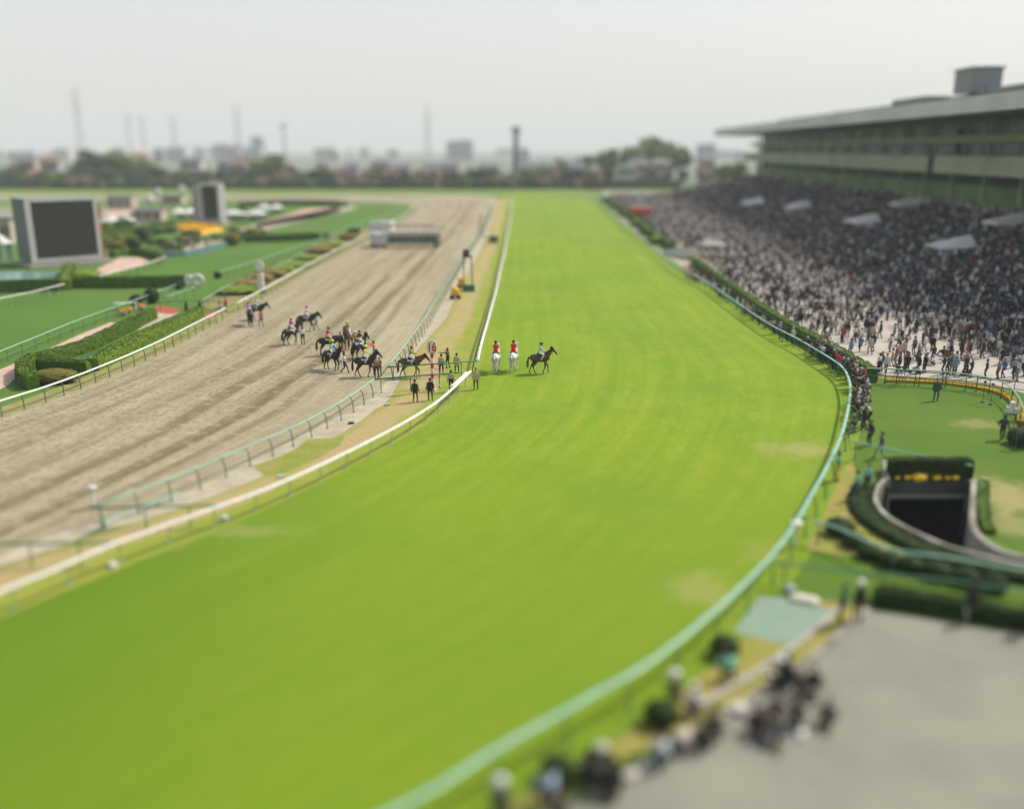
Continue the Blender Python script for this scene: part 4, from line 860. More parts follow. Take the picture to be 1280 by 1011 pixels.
b = MB(); sb(b, 79.4, 195, 20, .9, 1.1, 5); sb(b, 74.3, 195, 15.8, .4, 2.2, 4.2); b.build('sign_panel', m_dark, stand)
for i, (px, py, w_, lb) in enumerate([(1076, 288, 12, 'large pale peaked stair roof in the middle of the dark terrace'), (996, 268, 11, 'pale peaked stair roof left of the largest one on the terrace'), (1255, 292, 8, 'pale stair roof near the right frame edge on the terrace'), (1187, 322, 9, 'pale slanting stair roof lowest on the terrace'), (1132, 266, 10, 'pale stair roof high on the terrace under the parapet'), (940, 262, 10, 'dim pale stair roof at the far left of the terrace')]):
    p = ST(px, py); e = empty('stair_roof', p, -PHI, lb, 'stair roof', 'stair roofs on the terrace'); s = w_ / 2 * .7
    MB().add([(-2.6, -s, 1.6), (2.6, -s, 1.9), (2.6, s, 1.9), (-2.6, s, 1.6), (-2.6, 0, 2.2), (2.6, 0, 3.4), (-2.6, -s, 1.4), (2.6, -s, 1.7), (2.6, s, 1.7), (-2.6, s, 1.4)], [(0, 1, 5, 4), (4, 5, 2, 3), (9, 8, 7, 6), (0, 4, 3, 9, 6), (1, 7, 8, 2, 5), (6, 7, 1, 0), (3, 2, 8, 9)]).build('roof', m_white, e)
    for a in (-1, 1): MB().box((0, a * (s - .4), .75), (4.6, .3, 1.9)).build('side_wall', m_conc, e)

# ------------------------------------------------------------------ far trees
def crown_mesh(name, mats, seed, n=1500, leaf=.085, blobs=9, flat=1.0, loose=.22):
    rg = random.Random(seed); b = MB(); C = []
    for i in range(blobs):
        a = rg.uniform(0, 6.28); r = rg.uniform(.15, .62); C.append((Vector((math.cos(a) * r, math.sin(a) * r, rg.uniform(-.35, .5) * flat)), rg.uniform(.3, .52)))
    for k in range(n):
        c, r = rg.choice(C); d = Vector((rg.gauss(0, 1), rg.gauss(0, 1), rg.gauss(0, .9))).normalized()
        p = c + d * r * (1 + rg.uniform(-loose, loose * .5)); b.leaves([p], leaf, rg.choice([0, 0, 1, 2]), rg)
    for c, r in C: b.ball(c, r * .72, 8, 6, 0, (1, 1, .9), .3)
    o = b.build(name, mats); me = o.data; bpy.data.objects.remove(o); return me
mt = {'dark': [M('far leaf dark', (.05, .085, .035), .7), M('far leaf dark2', (.07, .11, .04), .7), M('far leaf dark3', (.035, .065, .03), .7)],
      'green': [M('far leaf', (.15, .20, .045), .7), M('far leaf2', (.21, .25, .06), .7), M('far leaf3', (.08, .13, .035), .7)],
      'brown': [M('bare twig', (.30, .215, .165), .8), M('bare twig2', (.42, .29, .235), .8), M('bare twig3', (.17, .16, .09), .8)]}
crowns = {k: [crown_mesh('crown', mt[k], s, 1300 if k != 'brown' else 900, .09 if k != 'brown' else .07) for s in ((1, 2, 3) if k != 'brown' else (4, 5, 6))] for k in mt}
tb = MB(); tb.tube([(0, 0, 0), (.02, 0, .35), (0, .02, .7)], [.06, .045, .03], 8)
for a in range(4): tb.tube([(0, 0, .45), (math.cos(a * 1.6) * .22, math.sin(a * 1.6) * .22, .8)], [.03, .012], 6)
tmp = tb.build('trunk', m_stem); trunk_me = tmp.data; bpy.data.objects.remove(tmp)
def tree(px, pbase, ptop, kind, label, wfac=1.0, Y=None, group=None, i=0):
    p = G(px, pbase) if Y is None else Vector(((px - 640) / 1193.0 * Y, Y, 0))
    ht = H - (ptop - YH) / 1193.0 * p.y
    e = empty('tree', p, i * 1.3, label, 'tree', group)
    t = bpy.data.objects.new('trunk', trunk_me); col.objects.link(t); t.parent = e; t.scale = (ht * .8, ht * .8, ht * .8)
    c = bpy.data.objects.new('crown', crowns[kind][i % 3]); col.objects.link(c); c.parent = e
    c.location = (0, 0, ht * .56); c.scale = (ht * .44 * wfac, ht * .44 * wfac, ht * .46); return e
GR = 'trees in the belt beyond the far bend'
LB = {'brown': 'pinkish brown thinly leaved tree in the belt beyond the far bend', 'dark': 'dark evergreen tree in the belt beyond the far bend', 'green': 'fresh green leafy tree in the belt beyond the far bend'}
rg = random.Random(12)
i = 0
x = -60
while x < 745:
    k = rg.choice(['brown', 'brown', 'green', 'dark']) if x > 380 else rg.choice(['brown', 'dark', 'dark', 'green'])
    tree(x, 235.2, rg.uniform(205, 214), k, LB[k], rg.uniform(1.1, 1.5), Y=rg.uniform(462, 490), group=GR, i=i); i += 1; x += rg.uniform(11, 17)
x = -50
while x < 740:
    k = rg.choice(['dark', 'dark', 'brown', 'green'])
    tree(x, 236, rg.uniform(218, 227), k, {'dark': 'low dark shrubby tree along the foot of the far belt', 'brown': 'low brownish tree along the foot of the far belt', 'green': 'low green tree along the foot of the far belt'}[k], rg.uniform(1.4, 1.9), Y=rg.uniform(447, 458), group='low trees along the foot of the far belt', i=i); i += 1; x += rg.uniform(15, 24)
for x, y, k, lb, wf in [(112, 186, 'dark', 'tall dark tree rising above the belt at the left behind the big screen', 1.1), (152, 187, 'green', 'tall yellow green tree above the belt beside the tall dark tree', 1.5), (175, 196, 'green', 'fresh green tree right of the tall yellow green one', 1.1), (338, 191, 'green', 'broad green tree above the belt right of the distant block cluster', 1.6), (322, 199, 'dark', 'dark tree under the left shoulder of the broad green tree', 1.1), (362, 203, 'dark', 'dark tree under the right shoulder of the broad green tree', .9), (235, 206, 'brown', 'brown tree standing higher than its neighbours over the small screen', 1.3), (30, 204, 'dark', 'dark tree above the belt near the left frame edge', 1.2), (590, 206, 'dark', 'dark tree in the middle of the belt over the sand track end', .8)]:
    tree(x, 235, y, k, lb, wf, Y=496, i=i); i += 1
for x, y, k, lb, wf, Y in [(822, 170, 'green', 'largest broad green tree beyond the end of the terrace', 1.5, 560), (795, 182, 'green', 'green tree leaning against the left of the largest tree', 1.1, 550), (850, 184, 'dark', 'darker tree against the right of the largest tree', .9, 570), (762, 184, 'green', 'lone rounded green tree left of the largest tree', 1.0, 565), (730, 192, 'green', 'green tree above the right end of the turf', 1.1, 560), (703, 194, 'green', 'smaller green tree right of the slim tower', 1.1, 560), (748, 206, 'brown', 'reddish brown tree at the right corner of the turf', .75, 452), (760, 212, 'dark', 'dark tree at the right corner of the turf', .8, 450), (815, 208, 'dark', 'dark tree in front of the largest tree', 1.2, 500), (838, 212, 'dark', 'second dark tree in front of the largest tree', 1.2, 500), (858, 210, 'dark', 'third dark tree in front of the largest tree', 1.1, 505), (880, 206, 'brown', 'brown tree near the far end of the terrace', 1.3, 500), (905, 204, 'green', 'bright green tree near the grandstand end', 1.2, 470), (922, 200, 'green', 'bright green tree tight against the grandstand end', 1.0, 450)]:
    tree(x, 235, y, k, lb, wf, Y=Y, i=i); i += 1
hedge('belt_hedge', 'continuous dark hedge along the outside of the far bend', [(x_, G(0, 236.4).y) for x_ in range(-520, 90, 14)], 4, 4.2, [mt['dark'][0], mt['dark'][1], mt['dark'][2]], 3.5, .35)

# ------------------------------------------------------------------ houses, blocks and masts in the haze
bm_cols = [M('far wall %d' % i, c, .8) for i, c in enumerate([(.45, .43, .40), (.36, .40, .42), (.5, .36, .3), (.30, .34, .36), (.55, .54, .5)])]
m_win = M('far window', (.08, .1, .11), .4); m_tile = M('roof tile', (.30, .16, .12), .8, (.22, .13, .1), .3); m_tile2 = M('grey tile', (.18, .2, .22), .8)
def block(px, wpx, ptop, Y, ci, label, roof='flat', group=None):
    Y = Y if Y < 655 else Y * 1.7; x = (px - 640) / 1193.0 * Y; Wd = wpx / 1193.0 * Y; ht = H - (ptop - YH) / 1193.0 * Y
    e = empty('apartment_block' if roof == 'flat' else 'house', (x, Y, 0), rnd.uniform(-.2, .2), label, 'building', group); D = max(8, Wd * .5)
    MB().box((0, D / 2, ht / 2), (Wd, D, ht)).build('wall', bm_cols[ci % 5], e)
    nf = max(2, min(8, int(ht / 5)))
    for k in range(nf): MB().box((0, -.05, ht * (k + .55) / nf), (Wd * .86, .2, ht / nf * .4)).build('window', m_win, e)
    if roof == 'flat': MB().box((0, D / 2, ht + .3), (Wd + .6, D + .6, .58)).box((Wd * .2, D / 2, ht + 1.6), (Wd * .25, D * .4, 2)).build('roof', m_lgrey, e)
    else: MB().box((0, D / 2, ht + 1.3), (Wd + 1.5, D + 1.5, 2.6), 0, 0, (.75, .12)).build('roof', m_tile if ci % 2 else m_tile2, e)
for a in [(274, 18, 181, 1100, 1, 'left grey block of the distant cluster above the belt'), (293, 16, 182, 1100, 3, 'middle grey block of the distant cluster above the belt'), (305, 14, 184, 1150, 4, 'pale lower block of the distant cluster above the belt'), (322, 16, 172, 1050, 1, 'tallest blue grey block of the distant cluster'), (575, 33, 177, 1000, 1, 'wide blue grey block on the skyline left of the slim tower'), (884, 22, 181, 900, 3, 'grey block on the skyline left of the grandstand roof'), (48, 10, 196, 800, 4, 'white low block behind the trees at the far left'), (60, 12, 193, 900, 4, 'second white block behind the trees at the far left'), (25, 40, 190, 1000, 1, 'long blue grey block at the far left skyline'), (405, 26, 186, 1200, 3, 'grey block behind the belt left of the middle'), (783, 24, 209, 470, 4, 'white low building at the right corner of the turf')]:
    block(*a)
rg = random.Random(5); ty = 0
for k in range(60):
    x = rg.uniform(-40, 925); Y = rg.uniform(650, 2300)
    if k % 3 == 0: block(x, rg.uniform(10, 26), rg.uniform(196, 207), rg.uniform(520, 640), 2 if x > 380 else rg.randrange(5), ['grey roofed house behind the far tree belt', 'red tiled house behind the far tree belt'][(2 if x > 380 else 0) % 2], 'tile', 'houses behind the far tree belt')
    else: block(x, rg.uniform(8, 26), rg.uniform(184, 190), Y, rg.randrange(5), 'hazy apartment block on the far skyline', 'flat', 'hazy blocks on the skyline')
for x, y, w_ in [(500, 209, 24), (540, 208, 20), (610, 209, 26), (660, 208, 24), (688, 207, 20), (800, 205, 26), (828, 204, 22), (720, 208, 22)]:
    block(x, w_, y, 530, 2, 'long pinkish house row between the belt and the slim tower' if x < 700 else 'long pinkish house row under the green trees', 'tile', 'pinkish rows of houses')
def pylon(px, ptop, Y, label, arms=3, w0=.11, group=None):
    Y *= 1.75; r = .5; x = (px - 640) / 1193.0 * Y; ht = H - (ptop - YH) / 1193.0 * Y; e = empty('pylon', (x, Y, 0), .4, label, 'pylon', group); b = MB()
    L_ = [0, .25, .45, .6, .72, .82, .9, 1]
    def q(f, s, t): w_ = ht * w0 * (1 - f) ** 1.3 * .5 + .5; return (s * w_, t * w_, ht * f)
    for s in (-1, 1):
        for t in (-1, 1): b.tube([q(f, s, t) for f in L_], r, 4)
    for f0, f1 in zip(L_, L_[1:]):
        for (s, t), (s2, t2) in [((-1, -1), (1, -1)), ((1, -1), (1, 1)), ((1, 1), (-1, 1)), ((-1, 1), (-1, -1))]:
            b.tube([q(f0, s, t), q(f1, s2, t2)], r * .6, 3); b.tube([q(f0, s2, t2), q(f1, s, t)], r * .6, 3)
    b.build('lattice', m_grey, e)
    for k in range(arms): MB().tube([(-ht * .09 - 2, 0, ht * (.7 + k * .11)), (0, 0, ht * (.72 + k * .11)), (ht * .09 + 2, 0, ht * (.7 + k * .11))], .3, 4).build('cross_arm', m_grey, e)
for a in [(102, 114, 760, 'tallest lattice pylon on the skyline at the left'), (163, 144, 1000, 'first of the close pair of pylons right of the tallest'), (181, 146, 1050, 'second of the close pair of pylons right of the tallest'), (219, 146, 1000, 'lone pylon between the pair and the block cluster'), (299, 134, 1100, 'thin pylon rising above the distant block cluster'), (535, 134, 1200, 'faint thin pylon left of the wide blue grey block')]: pylon(*a)
def mast(px, ptop, Y, label, r, head):
    x = (px - 640) / 1193.0 * Y; ht = H - (ptop - YH) / 1193.0 * Y; e = empty('tower', (x, Y, 0), 0, label, 'tower')
    MB().tube([(0, 0, 0), (0, 0, ht * .9)], [r * 1.5, r], 12).build('shaft', head[2], e); MB().cyl((0, 0, ht * .95), r * head[0], ht * head[1], 12, r2=r * head[0] * .8).build('head', head[2], e)
mast(645, 160, 560, 'slim grey green tower standing right of the middle of the skyline', 1.5, (1.9, .1, M('tower green', (.14, .2, .17), .7)))
mast(356, 156, 700, 'thin mast with a small round head above the broad green tree', .6, (4, .06, m_grey))
# ------------------------------------------------------------------ bodies: tapered bones fused into one skin
def fuse(caps, voxel, tagf=None, smooth=2, extra=None, post=None):
    """caps: (a, ra, b, rb, tag); returns a mesh with material_index from the nearest bone"""
    b = MB()
    for a, ra, c, rb, t in caps: b.caps(a, ra, c, rb, 10)
    o = b.build('tmp_body', m_black)
    md = o.modifiers.new('r', 'REMESH'); md.mode = 'VOXEL'; md.voxel_size = voxel; md.adaptivity = 0
    sm = o.modifiers.new('s', 'SMOOTH'); sm.iterations = smooth; sm.factor = .5
    dg = bpy.context.evaluated_depsgraph_get(); dg.update()
    me = bpy.data.meshes.new_from_object(o.evaluated_get(dg)); bpy.data.objects.remove(o)
    n = len(me.polygons); ce = np.empty(n * 3); me.polygons.foreach_get('center', ce); ce = ce.reshape(-1, 3)
    best = np.full(n, 1e9); tg = np.zeros(n, int)
    for a, ra, c, rb, t in caps:
        a, c = np.array(a), np.array(c); ab = c - a; L2 = max(1e-9, ab @ ab)
        u = np.clip(((ce - a) @ ab) / L2, 0, 1); d = np.linalg.norm(ce - (a + u[:, None] * ab), axis=1) - (ra + (rb - ra) * u)
        m_ = d < best; best[m_] = d[m_]; tg[m_] = t
    if post: tg = post(ce, tg)
    me.polygons.foreach_set('material_index', tg.astype(np.int32)); me.polygons.foreach_set('use_smooth', [True] * n)
    if extra:
        vs = np.empty(len(me.vertices) * 3); me.vertices.foreach_get('co', vs)
        v0 = [tuple(q) for q in vs.reshape(-1, 3)]; f0 = [tuple(p.vertices) for p in me.polygons]; mi = list(tg)
        e = MB(); e.v, e.f, e.mi = v0, f0, mi
        extra(e); m2 = bpy.data.meshes.new('body'); m2.from_pydata(e.v, [], e.f); m2.polygons.foreach_set('use_smooth', [True] * len(e.f))
        return m2, [int(q) for q in e.mi]
    return me, [int(q) for q in tg]
def ik(a, t, l1, l2, pole):
    a, t, pole = Vector(a), Vector(t), Vector(pole); d = t - a; L = min(d.length, (l1 + l2) * .995)
    if d.length > L: t = a + d.normalized() * L; d = t - a
    x = (l1 * l1 - l2 * l2 + L * L) / (2 * L); h = math.sqrt(max(0, l1 * l1 - x * x)); n = d.normalized(); p = (pole - n * pole.dot(n)).normalized()
    return a + n * x + p * h, t
SKIN, TOP, BOT, SHOE, HAIR, DARK = range(6)
def human_mesh(name, pel=(0, 0, .93), lean=(0, .03, 1), feet=((-.11, .0), (.11, .0)), hands=((-.27, .05, .82), (.27, .05, .82)), look=0.0, knee=(0, 1, 0), footz=(.0, .0), elbow=((-.4, -1, -.2), (.4, -1, -.2)), voxel=.017, coat=False, girth=1.0, curl=.6, fingers=True, headturn=0.0):
    V = Vector; pel = V(pel); t = V(lean).normalized(); sd = V((1, 0, 0)); fw = sd.cross(t) * -1; fw = V((0, 1, 0)) - t * t.y; fw.normalize()
    g_ = girth; C = []
    waist = pel + t * .14; chest = pel + t * .33 + fw * .01; neck = pel + t * .50; hd = neck + (t * .55 + V((0, 0, .45))).normalized() * .15 + V((0, .02, 0))
    for s in (-1, 1):
        C.append((pel + sd * s * .075, .115 * g_, waist + sd * s * .06, .105 * g_, BOT)); C.append((waist + sd * s * .06, .108 * g_, chest + sd * s * .075, .118 * g_, TOP))
        C.append((chest + sd * s * .075, .112, neck - t * .07 + sd * s * .12, .075, TOP))
    C.append((neck - t * .08, .08, neck - t * .02, .06, TOP)); C.append((neck - t * .02, .052, hd - V((0, 0, .05)), .05, SKIN))
    cr, sr = math.cos(headturn), math.sin(headturn)
    hf = V((sr * math.cos(look), cr * math.cos(look), math.sin(look))); hu = V((0, 0, 1)) - hf * hf.z; hu.normalize(); hs = hf.cross(hu)
    C.append((hd - hu * .035 + hf * .02, .078, hd + hu * .045 - hf * .01, .092, SKIN)); C.append((hd - hu * .085 + hf * .055, .035, hd - hu * .06 + hf * .03, .05, SKIN))
    C.append((hd + hf * .085 + hu * .02, .012, hd + hf * .112 - hu * .022, .02, SKIN))
    for s in (-1, 1): C.append((hd + hs * s * .09 - hu * .02, .018, hd + hs * s * .096 + hu * .015, .022, SKIN))
    C.append((hd + hu * .06 - hf * .03, .098, hd - hu * .02 - hf * .045, .085, HAIR)); C.append((hd + hu * .085 + hf * .03, .06, hd + hu * .09 - hf * .03, .07, HAIR))
    for s, ft, fz in ((-1, feet[0], footz[0]), (1, feet[1], footz[1])):
        hip = pel + sd * s * .09 - V((0, 0, .03)); ank = V((ft[0], ft[1], .085 + fz))
        kn, ank = ik(hip, ank, .43, .42, V(knee) + sd * s * .12); C.append((hip, .095 * g_, kn, .062, BOT)); C.append((kn, .062, ank, .043, BOT)); C.append((ank + V((0, 0, .03)), .048, ank, .05, BOT))
        C.append((ank - V((0, .035, .04)), .04, ank + V((s * .02, .13, -.052)), .032, SHOE)); C.append((ank, .043, ank - V((0, 0, .03)), .042, SHOE))
    if coat:
        for s in (-1, 1): C.append((waist + sd * s * .06, .112, pel + sd * s * .085 - V((0, -.0, .10)), .135, TOP))
    H_ = []
    for s, hn, el in ((-1, hands[0], elbow[0]), (1, hands[1], elbow[1])):
        sh = neck - t * .085 + sd * s * .18; eb, wr = ik(sh, hn, .28, .25, V(el)); C.append((sh, .062, eb, .045, TOP)); C.append((eb, .045, wr, .034, TOP)); d = (wr - eb).normalized(); C.append((wr, .03, wr + d * .06, .036, SKIN)); H_.append((s, wr + d * .02, d))
    def post(ce, tg):
        for s in (-1, 1):
            e = np.array(hd + hf * .085 + hs * s * .033 + hu * .018); tg[np.linalg.norm(ce - e, axis=1) < .0155] = DARK
        m = np.array(hd + hf * .088 - hu * .058); d = ce - m; tg[(np.abs(d @ np.array(hs)) < .024) & (np.abs(d @ np.array(hu)) < .009) & (np.abs(d @ np.array(hf)) < .03)] = DARK + 1
        return tg
    def extra(e):
        if not fingers: return
        for s, w_, d in H_:
            a = d.cross(V((0, 1, 0))); a = a.normalized() if a.length > .1 else V((1, 0, 0)); b_ = a.cross(d).normalized(); b_ = b_ if b_.y > 0 else -b_; pn = V((-s, 0, 0)) - d * (V((-s, 0, 0)).dot(d)); pn = pn.normalized() if pn.length > .1 else a
            ax = d.cross(pn).normalized()
            if ax.dot(V((0, 1, 0))) < 0: ax = -ax
            palm = w_ + d * .07
            for k, L in enumerate((.068, .078, .072, .056)):
                p0 = palm + ax * (.027 - .018 * k); p1 = p0 + (d + pn * curl * .35).normalized() * L * .45; p2 = p1 + (d + pn * curl * 1.3).normalized() * L * .32; p3 = p2 + (d * .5 + pn * curl * 1.6).normalized() * L * .25
                e.tube([p0 - d * .02, p1, p2, p3], [.0095, .009, .008, .006], 6, SKIN)
            p0 = w_ + d * .025 + ax * .03; e.tube([p0 - ax * .01, p0 + (ax * .8 + d * .7 + pn * .2).normalized() * .035, p0 + (ax * .6 + d * 1 + pn * .5).normalized() * .062], [.012, .010, .007], 6, SKIN)
    me, mi = fuse(C, voxel, post=post, extra=extra, smooth=2); me.name = name
    me['mi'] = 1; return me, mi, dict(head=hd, hf=hf, hu=hu, hs=hs, neck=neck, pel=pel)
PR = {}
def proto(key, **k):
    me, mi, info = human_mesh('body', **k)
    for q in range(7): me.materials.append(m_black)
    me.polygons.foreach_set('material_index', mi); me.update(); PR[key] = (me, info)
proto('stand', hands=((-.27, .06, .80), (.27, .04, .80)), feet=((-.12, .03), (.12, -.02)))
proto('coat', hands=((-.29, .04, .78), (.29, .06, .78)), feet=((-.13, .0), (.14, .05)), coat=True)
proto('pockets', hands=((-.22, .10, .96), (.22, .10, .96)), feet=((-.15, .0), (.15, .02)), coat=True, elbow=((-1, -.6, 0), (1, -.6, 0)))
proto('fold', hands=((.06, .22, 1.16), (-.06, .24, 1.14)), feet=((-.11, 0), (.11, .04)), elbow=((-.6, -.2, -1), (.6, -.2, -1)))
proto('walk', hands=((-.26, .24, .86), (.26, -.18, .84)), feet=((-.09, -.30), (.09, .30)), pel=(0, 0, .89), footz=(.05, 0))
proto('lead', hands=((-.25, -.12, .85), (.30, .42, 1.25)), feet=((-.1, .18), (.1, -.2)), pel=(0, 0, .91), elbow=((-.4, -1, -.2), (.5, -.3, -1)))
proto('camera', hands=((-.09, .20, 1.52), (.09, .20, 1.52)), feet=((-.15, .1), (.14, -.05)), elbow=((-.7, .0, -1), (.7, .0, -1)), look=-.05)
proto('reach', hands=((-.45, .48, 1.35), (.40, .50, 1.38)), feet=((-.15, .0), (.14, -.1)), elbow=((-.4, -.2, -1), (.4, -.2, -1)))
proto('lean', pel=(0, -.18, .88), lean=(0, .55, 1), hands=((-.22, .52, 1.18), (.22, .52, 1.18)), feet=((-.12, -.22), (.12, -.32)), elbow=((-1, -.2, -.5), (1, -.2, -.5)), look=-.1)
proto('crouch', pel=(0, -.12, .42), lean=(0, .35, 1), hands=((-.14, .34, .72), (.14, .34, .74)), feet=((-.14, .02), (.16, -.1)), look=.05, elbow=((-1, 0, -.6), (1, 0, -.6)))
proto('sit', pel=(0, -.1, .13), lean=(0, -.05, 1), hands=((-.22, .30, .36), (.22, .28, .38)), feet=((-.13, .55), (.14, .50)), knee=(0, .2, 1), elbow=((-1, -.4, 0), (1, -.4, 0)))
proto('stool', pel=(0, -.05, .50), lean=(0, .12, 1), hands=((-.12, .32, .92), (.12, .34, .94)), feet=((-.15, .38), (.16, .34)), elbow=((-1, 0, -.6), (1, 0, -.6)))
proto('jockey', pel=(0, -.10, .0), lean=(0, .32, 1), hands=((-.08, .42, .12), (.08, .42, .12)), feet=((-.33, .06), (.33, .06)), footz=(-.66, -.66), knee=(0, 1, .25), elbow=((-.8, -.5, -.4), (.8, -.5, -.4)), curl=1.2)
proto('rider', pel=(0, -.08, .0), lean=(0, .03, 1), hands=((-.08, .32, .18), (.08, .32, .18)), feet=((-.36, .04), (.36, .04)), footz=(-.80, -.80), knee=(0, 1, .2), elbow=((-.6, -.8, -.2), (.6, -.8, -.2)), coat=True, curl=1.2)
proto('crowd_a', hands=((-.24, .10, .84), (.24, .02, .80)), voxel=.026, fingers=True)
proto('crowd_b', hands=((-.10, .26, 1.20), (.12, .28, 1.18)), feet=((-.12, .05), (.11, -.05)), elbow=((-.6, -.2, -1), (.6, -.2, -1)), look=-.35, voxel=.026)
proto('crowd_c', hands=((-.22, .12, .95), (.24, -.04, .80)), feet=((-.09, .16), (.10, -.14)), pel=(0, 0, .91), voxel=.026, coat=True)
proto('crowd_d', pel=(0, -.1, .14), lean=(0, .12, 1), hands=((-.20, .30, .40), (.16, .32, .42)), feet=((-.13, .50), (.14, .46)), knee=(0, .2, 1), elbow=((-1, -.4, 0), (1, -.4, 0)), voxel=.026)

_c = {}
def cl(rgb, rough=.8):
    k = tuple(round(x, 3) for x in rgb)
    if k not in _c: _c[k] = M('cloth %d' % len(_c), rgb, rough, tuple(x * .7 for x in rgb), 9)
    return _c[k]
m_skin = M('skin', (.42, .25, .17), .6, (.36, .2, .13), 8); m_lip = M('lips', (.30, .11, .09), .6); m_hair = M('black hair', (.012, .010, .009), .5)
m_brownhair = M('brown hair', (.05, .03, .018), .5); m_shoe = M('black leather', (.02, .018, .016), .4)
BLK, WHT, BEI, NAVY = (.016, .018, .017), (.70, .70, .68), (.46, .42, .28), (.028, .045, .065)
def person(pose, p, rz, label, top, bot=BLK, shoe=None, hair=None, hat=None, group=None, z=0.0, s=1.0, single=False, skin=None):
    me, info = PR[pose]; loc = (p[0], p[1], z + (p[2] if len(p) > 2 else 0)); s = s * 1.05
    mats = [m_skin, cl(top), cl(bot), shoe or m_shoe, hair or m_hair, m_black, m_lip]
    if single:
        o = bpy.data.objects.new('person', me); col.objects.link(o); tag(o, label, 'person', group); o.location = loc; o.rotation_euler = (0, 0, rz); o.scale = (s, s, s); e = o
    else:
        e = empty('person', loc, rz, label, 'person', group); e.scale = (s, s, s); o = bpy.data.objects.new('body', me); col.objects.link(o); o.parent = e
    for i, m in enumerate(mats): o.material_slots[i].link = 'OBJECT'; o.material_slots[i].material = m
    if hat:
        kind, colr = hat; h = info['head'] + info['hu'] * .045; b = MB()
        if kind == 'cap': b.ball((0, 0, .02), .115, 14, 8, 0, (1, 1.1, .85), z0=-.15); b.ball((0, .10, .0), .075, 10, 6, 0, (1, 1.1, .15))
        elif kind == 'helmet': b.ball((0, -.005, .02), .135, 16, 10, 0, (.97, 1.1, .95), z0=-.3); b.ball((0, .12, -.005), .075, 10, 6, 0, (1, 1, .18))
        elif kind == 'sun': b.ball((0, 0, .03), .12, 14, 8, 0, (1, 1.05, .9), z0=-.1); b.tube([(0, 0, .01), (0, 0, .028)], [.21, .16], 18)
        elif kind == 'top': b.tube([(0, 0, .03), (0, 0, .16)], [.11, .115], 16); b.tube([(0, 0, .03), (0, 0, .045)], [.17, .17], 18)
        o2 = b.build('hat' if kind in ('sun', 'top') else ('helmet' if kind == 'helmet' else 'cap'), cl(colr, .5), e, smooth=True); o2.location = h
    return e

# ------------------------------------------------------------------ horses
def horse_mesh(neck='up', legs=(.0, .0, .0, .0), lift=(0, 0, 0, 0), voxel=.028):
    V = Vector; C = []; B_ = 0
    C += [((0, .40, 1.21), .31, (0, -.38, 1.23), .305, B_), ((0, .62, 1.22), .24, (0, .3, 1.2), .30, B_), ((0, .30, 1.43), .115, (0, -.40, 1.39), .13, B_), ((0, -.40, 1.36), .17, (0, -.72, 1.36), .17, B_)]
    for s in (-1, 1): C += [((s * .09, -.40, 1.27), .22, (s * .10, -.74, 1.22), .20, B_), ((s * .11, .50, 1.25), .16, (s * .13, .46, 1.0), .13, B_)]
    nk = {'up': ((0, .90, 1.66), (0, 1.06, 1.98), (0, 1.31, 1.74), (0, 1.48, 1.50)), 'mid': ((0, 1.02, 1.52), (0, 1.30, 1.72), (0, 1.52, 1.47), (0, 1.66, 1.24)), 'down': ((0, 1.05, 1.44), (0, 1.32, 1.50), (0, 1.46, 1.20), (0, 1.52, .96)), 'arch': ((0, .92, 1.66), (0, 1.16, 1.90), (0, 1.36, 1.64), (0, 1.42, 1.38))}[neck]
    a, b, c, d = [V(q) for q in nk]; C += [((0, .58, 1.34), .22, a, .17, B_), ((0, .52, 1.15), .20, a - V((0, .02, .06)), .145, B_), (a, .17, b - V((0, .03, .03)), .125, B_), (b, .12, b.lerp(c, .5), .115, B_), (b.lerp(c, .35) - V((0, .03, .05)), .105, c, .088, B_), (c, .09, d, .068, B_), (d, .068, d + (d - c).normalized() * .03, .056, 1)]
    u = (b - c).normalized()
    for s in (-1, 1): C.append((b + V((s * .06, -.01, .08)), .028, b + V((s * .075, .015, .19)), .012, B_))
    J = []
    for s, k, off, lf in ((-1, 0, legs[0], lift[0]), (1, 0, legs[1], lift[1])):
        x = s * .15; el = V((x, .43, .95)); hoof = V((x * .95, .46 + off, .05 + lf)); kn, ht = ik(el, hoof + V((0, -.02, .10)), .46, .40, (0, 1, .0)); C += [((x * .9, .48, 1.12), .12, el, .11, B_), (el, .105, kn, .066, B_), (kn, .066, kn.lerp(ht, .5), .046, B_), (kn.lerp(ht, .5), .046, ht, .05, 2), (ht, .042, hoof + V((0, .03, .03)), .04, 2), (hoof + V((0, .03, .03)), .052, hoof + V((0, .055, .005)), .058, 3)]
    for s, off, lf in ((-1, legs[2], lift[2]), (1, legs[3], lift[3])):
        x = s * .14; st = V((x * 1.1, -.44 + off * .3, .98)); hoof = V((x, -.72 + off, .05 + lf)); hk, ht = ik(st, hoof + V((0, -.04, .10)), .47, .46, (0, -1, .0)); C += [((x * .9, -.60, 1.2), .19, st, .16, B_), (st, .16, hk, .072, B_), (hk, .07, hk.lerp(ht, .5), .05, B_), (hk.lerp(ht, .5), .05, ht, .052, 2), (ht, .043, hoof + V((0, .03, .03)), .042, 2), (hoof + V((0, .03, .03)), .054, hoof + V((0, .055, .005)), .06, 3)]
    def post(ce, tg):
        for s in (-1, 1):
            e = np.array(b.lerp(c, .38) + V((s * .09, .0, .03))); tg[np.linalg.norm(ce - e, axis=1) < .032] = 1
        return tg
    me, mi = fuse(C, voxel, post=post, smooth=3); me.name = 'body'
    return me, mi, (a, b, c, d)
HM = {}
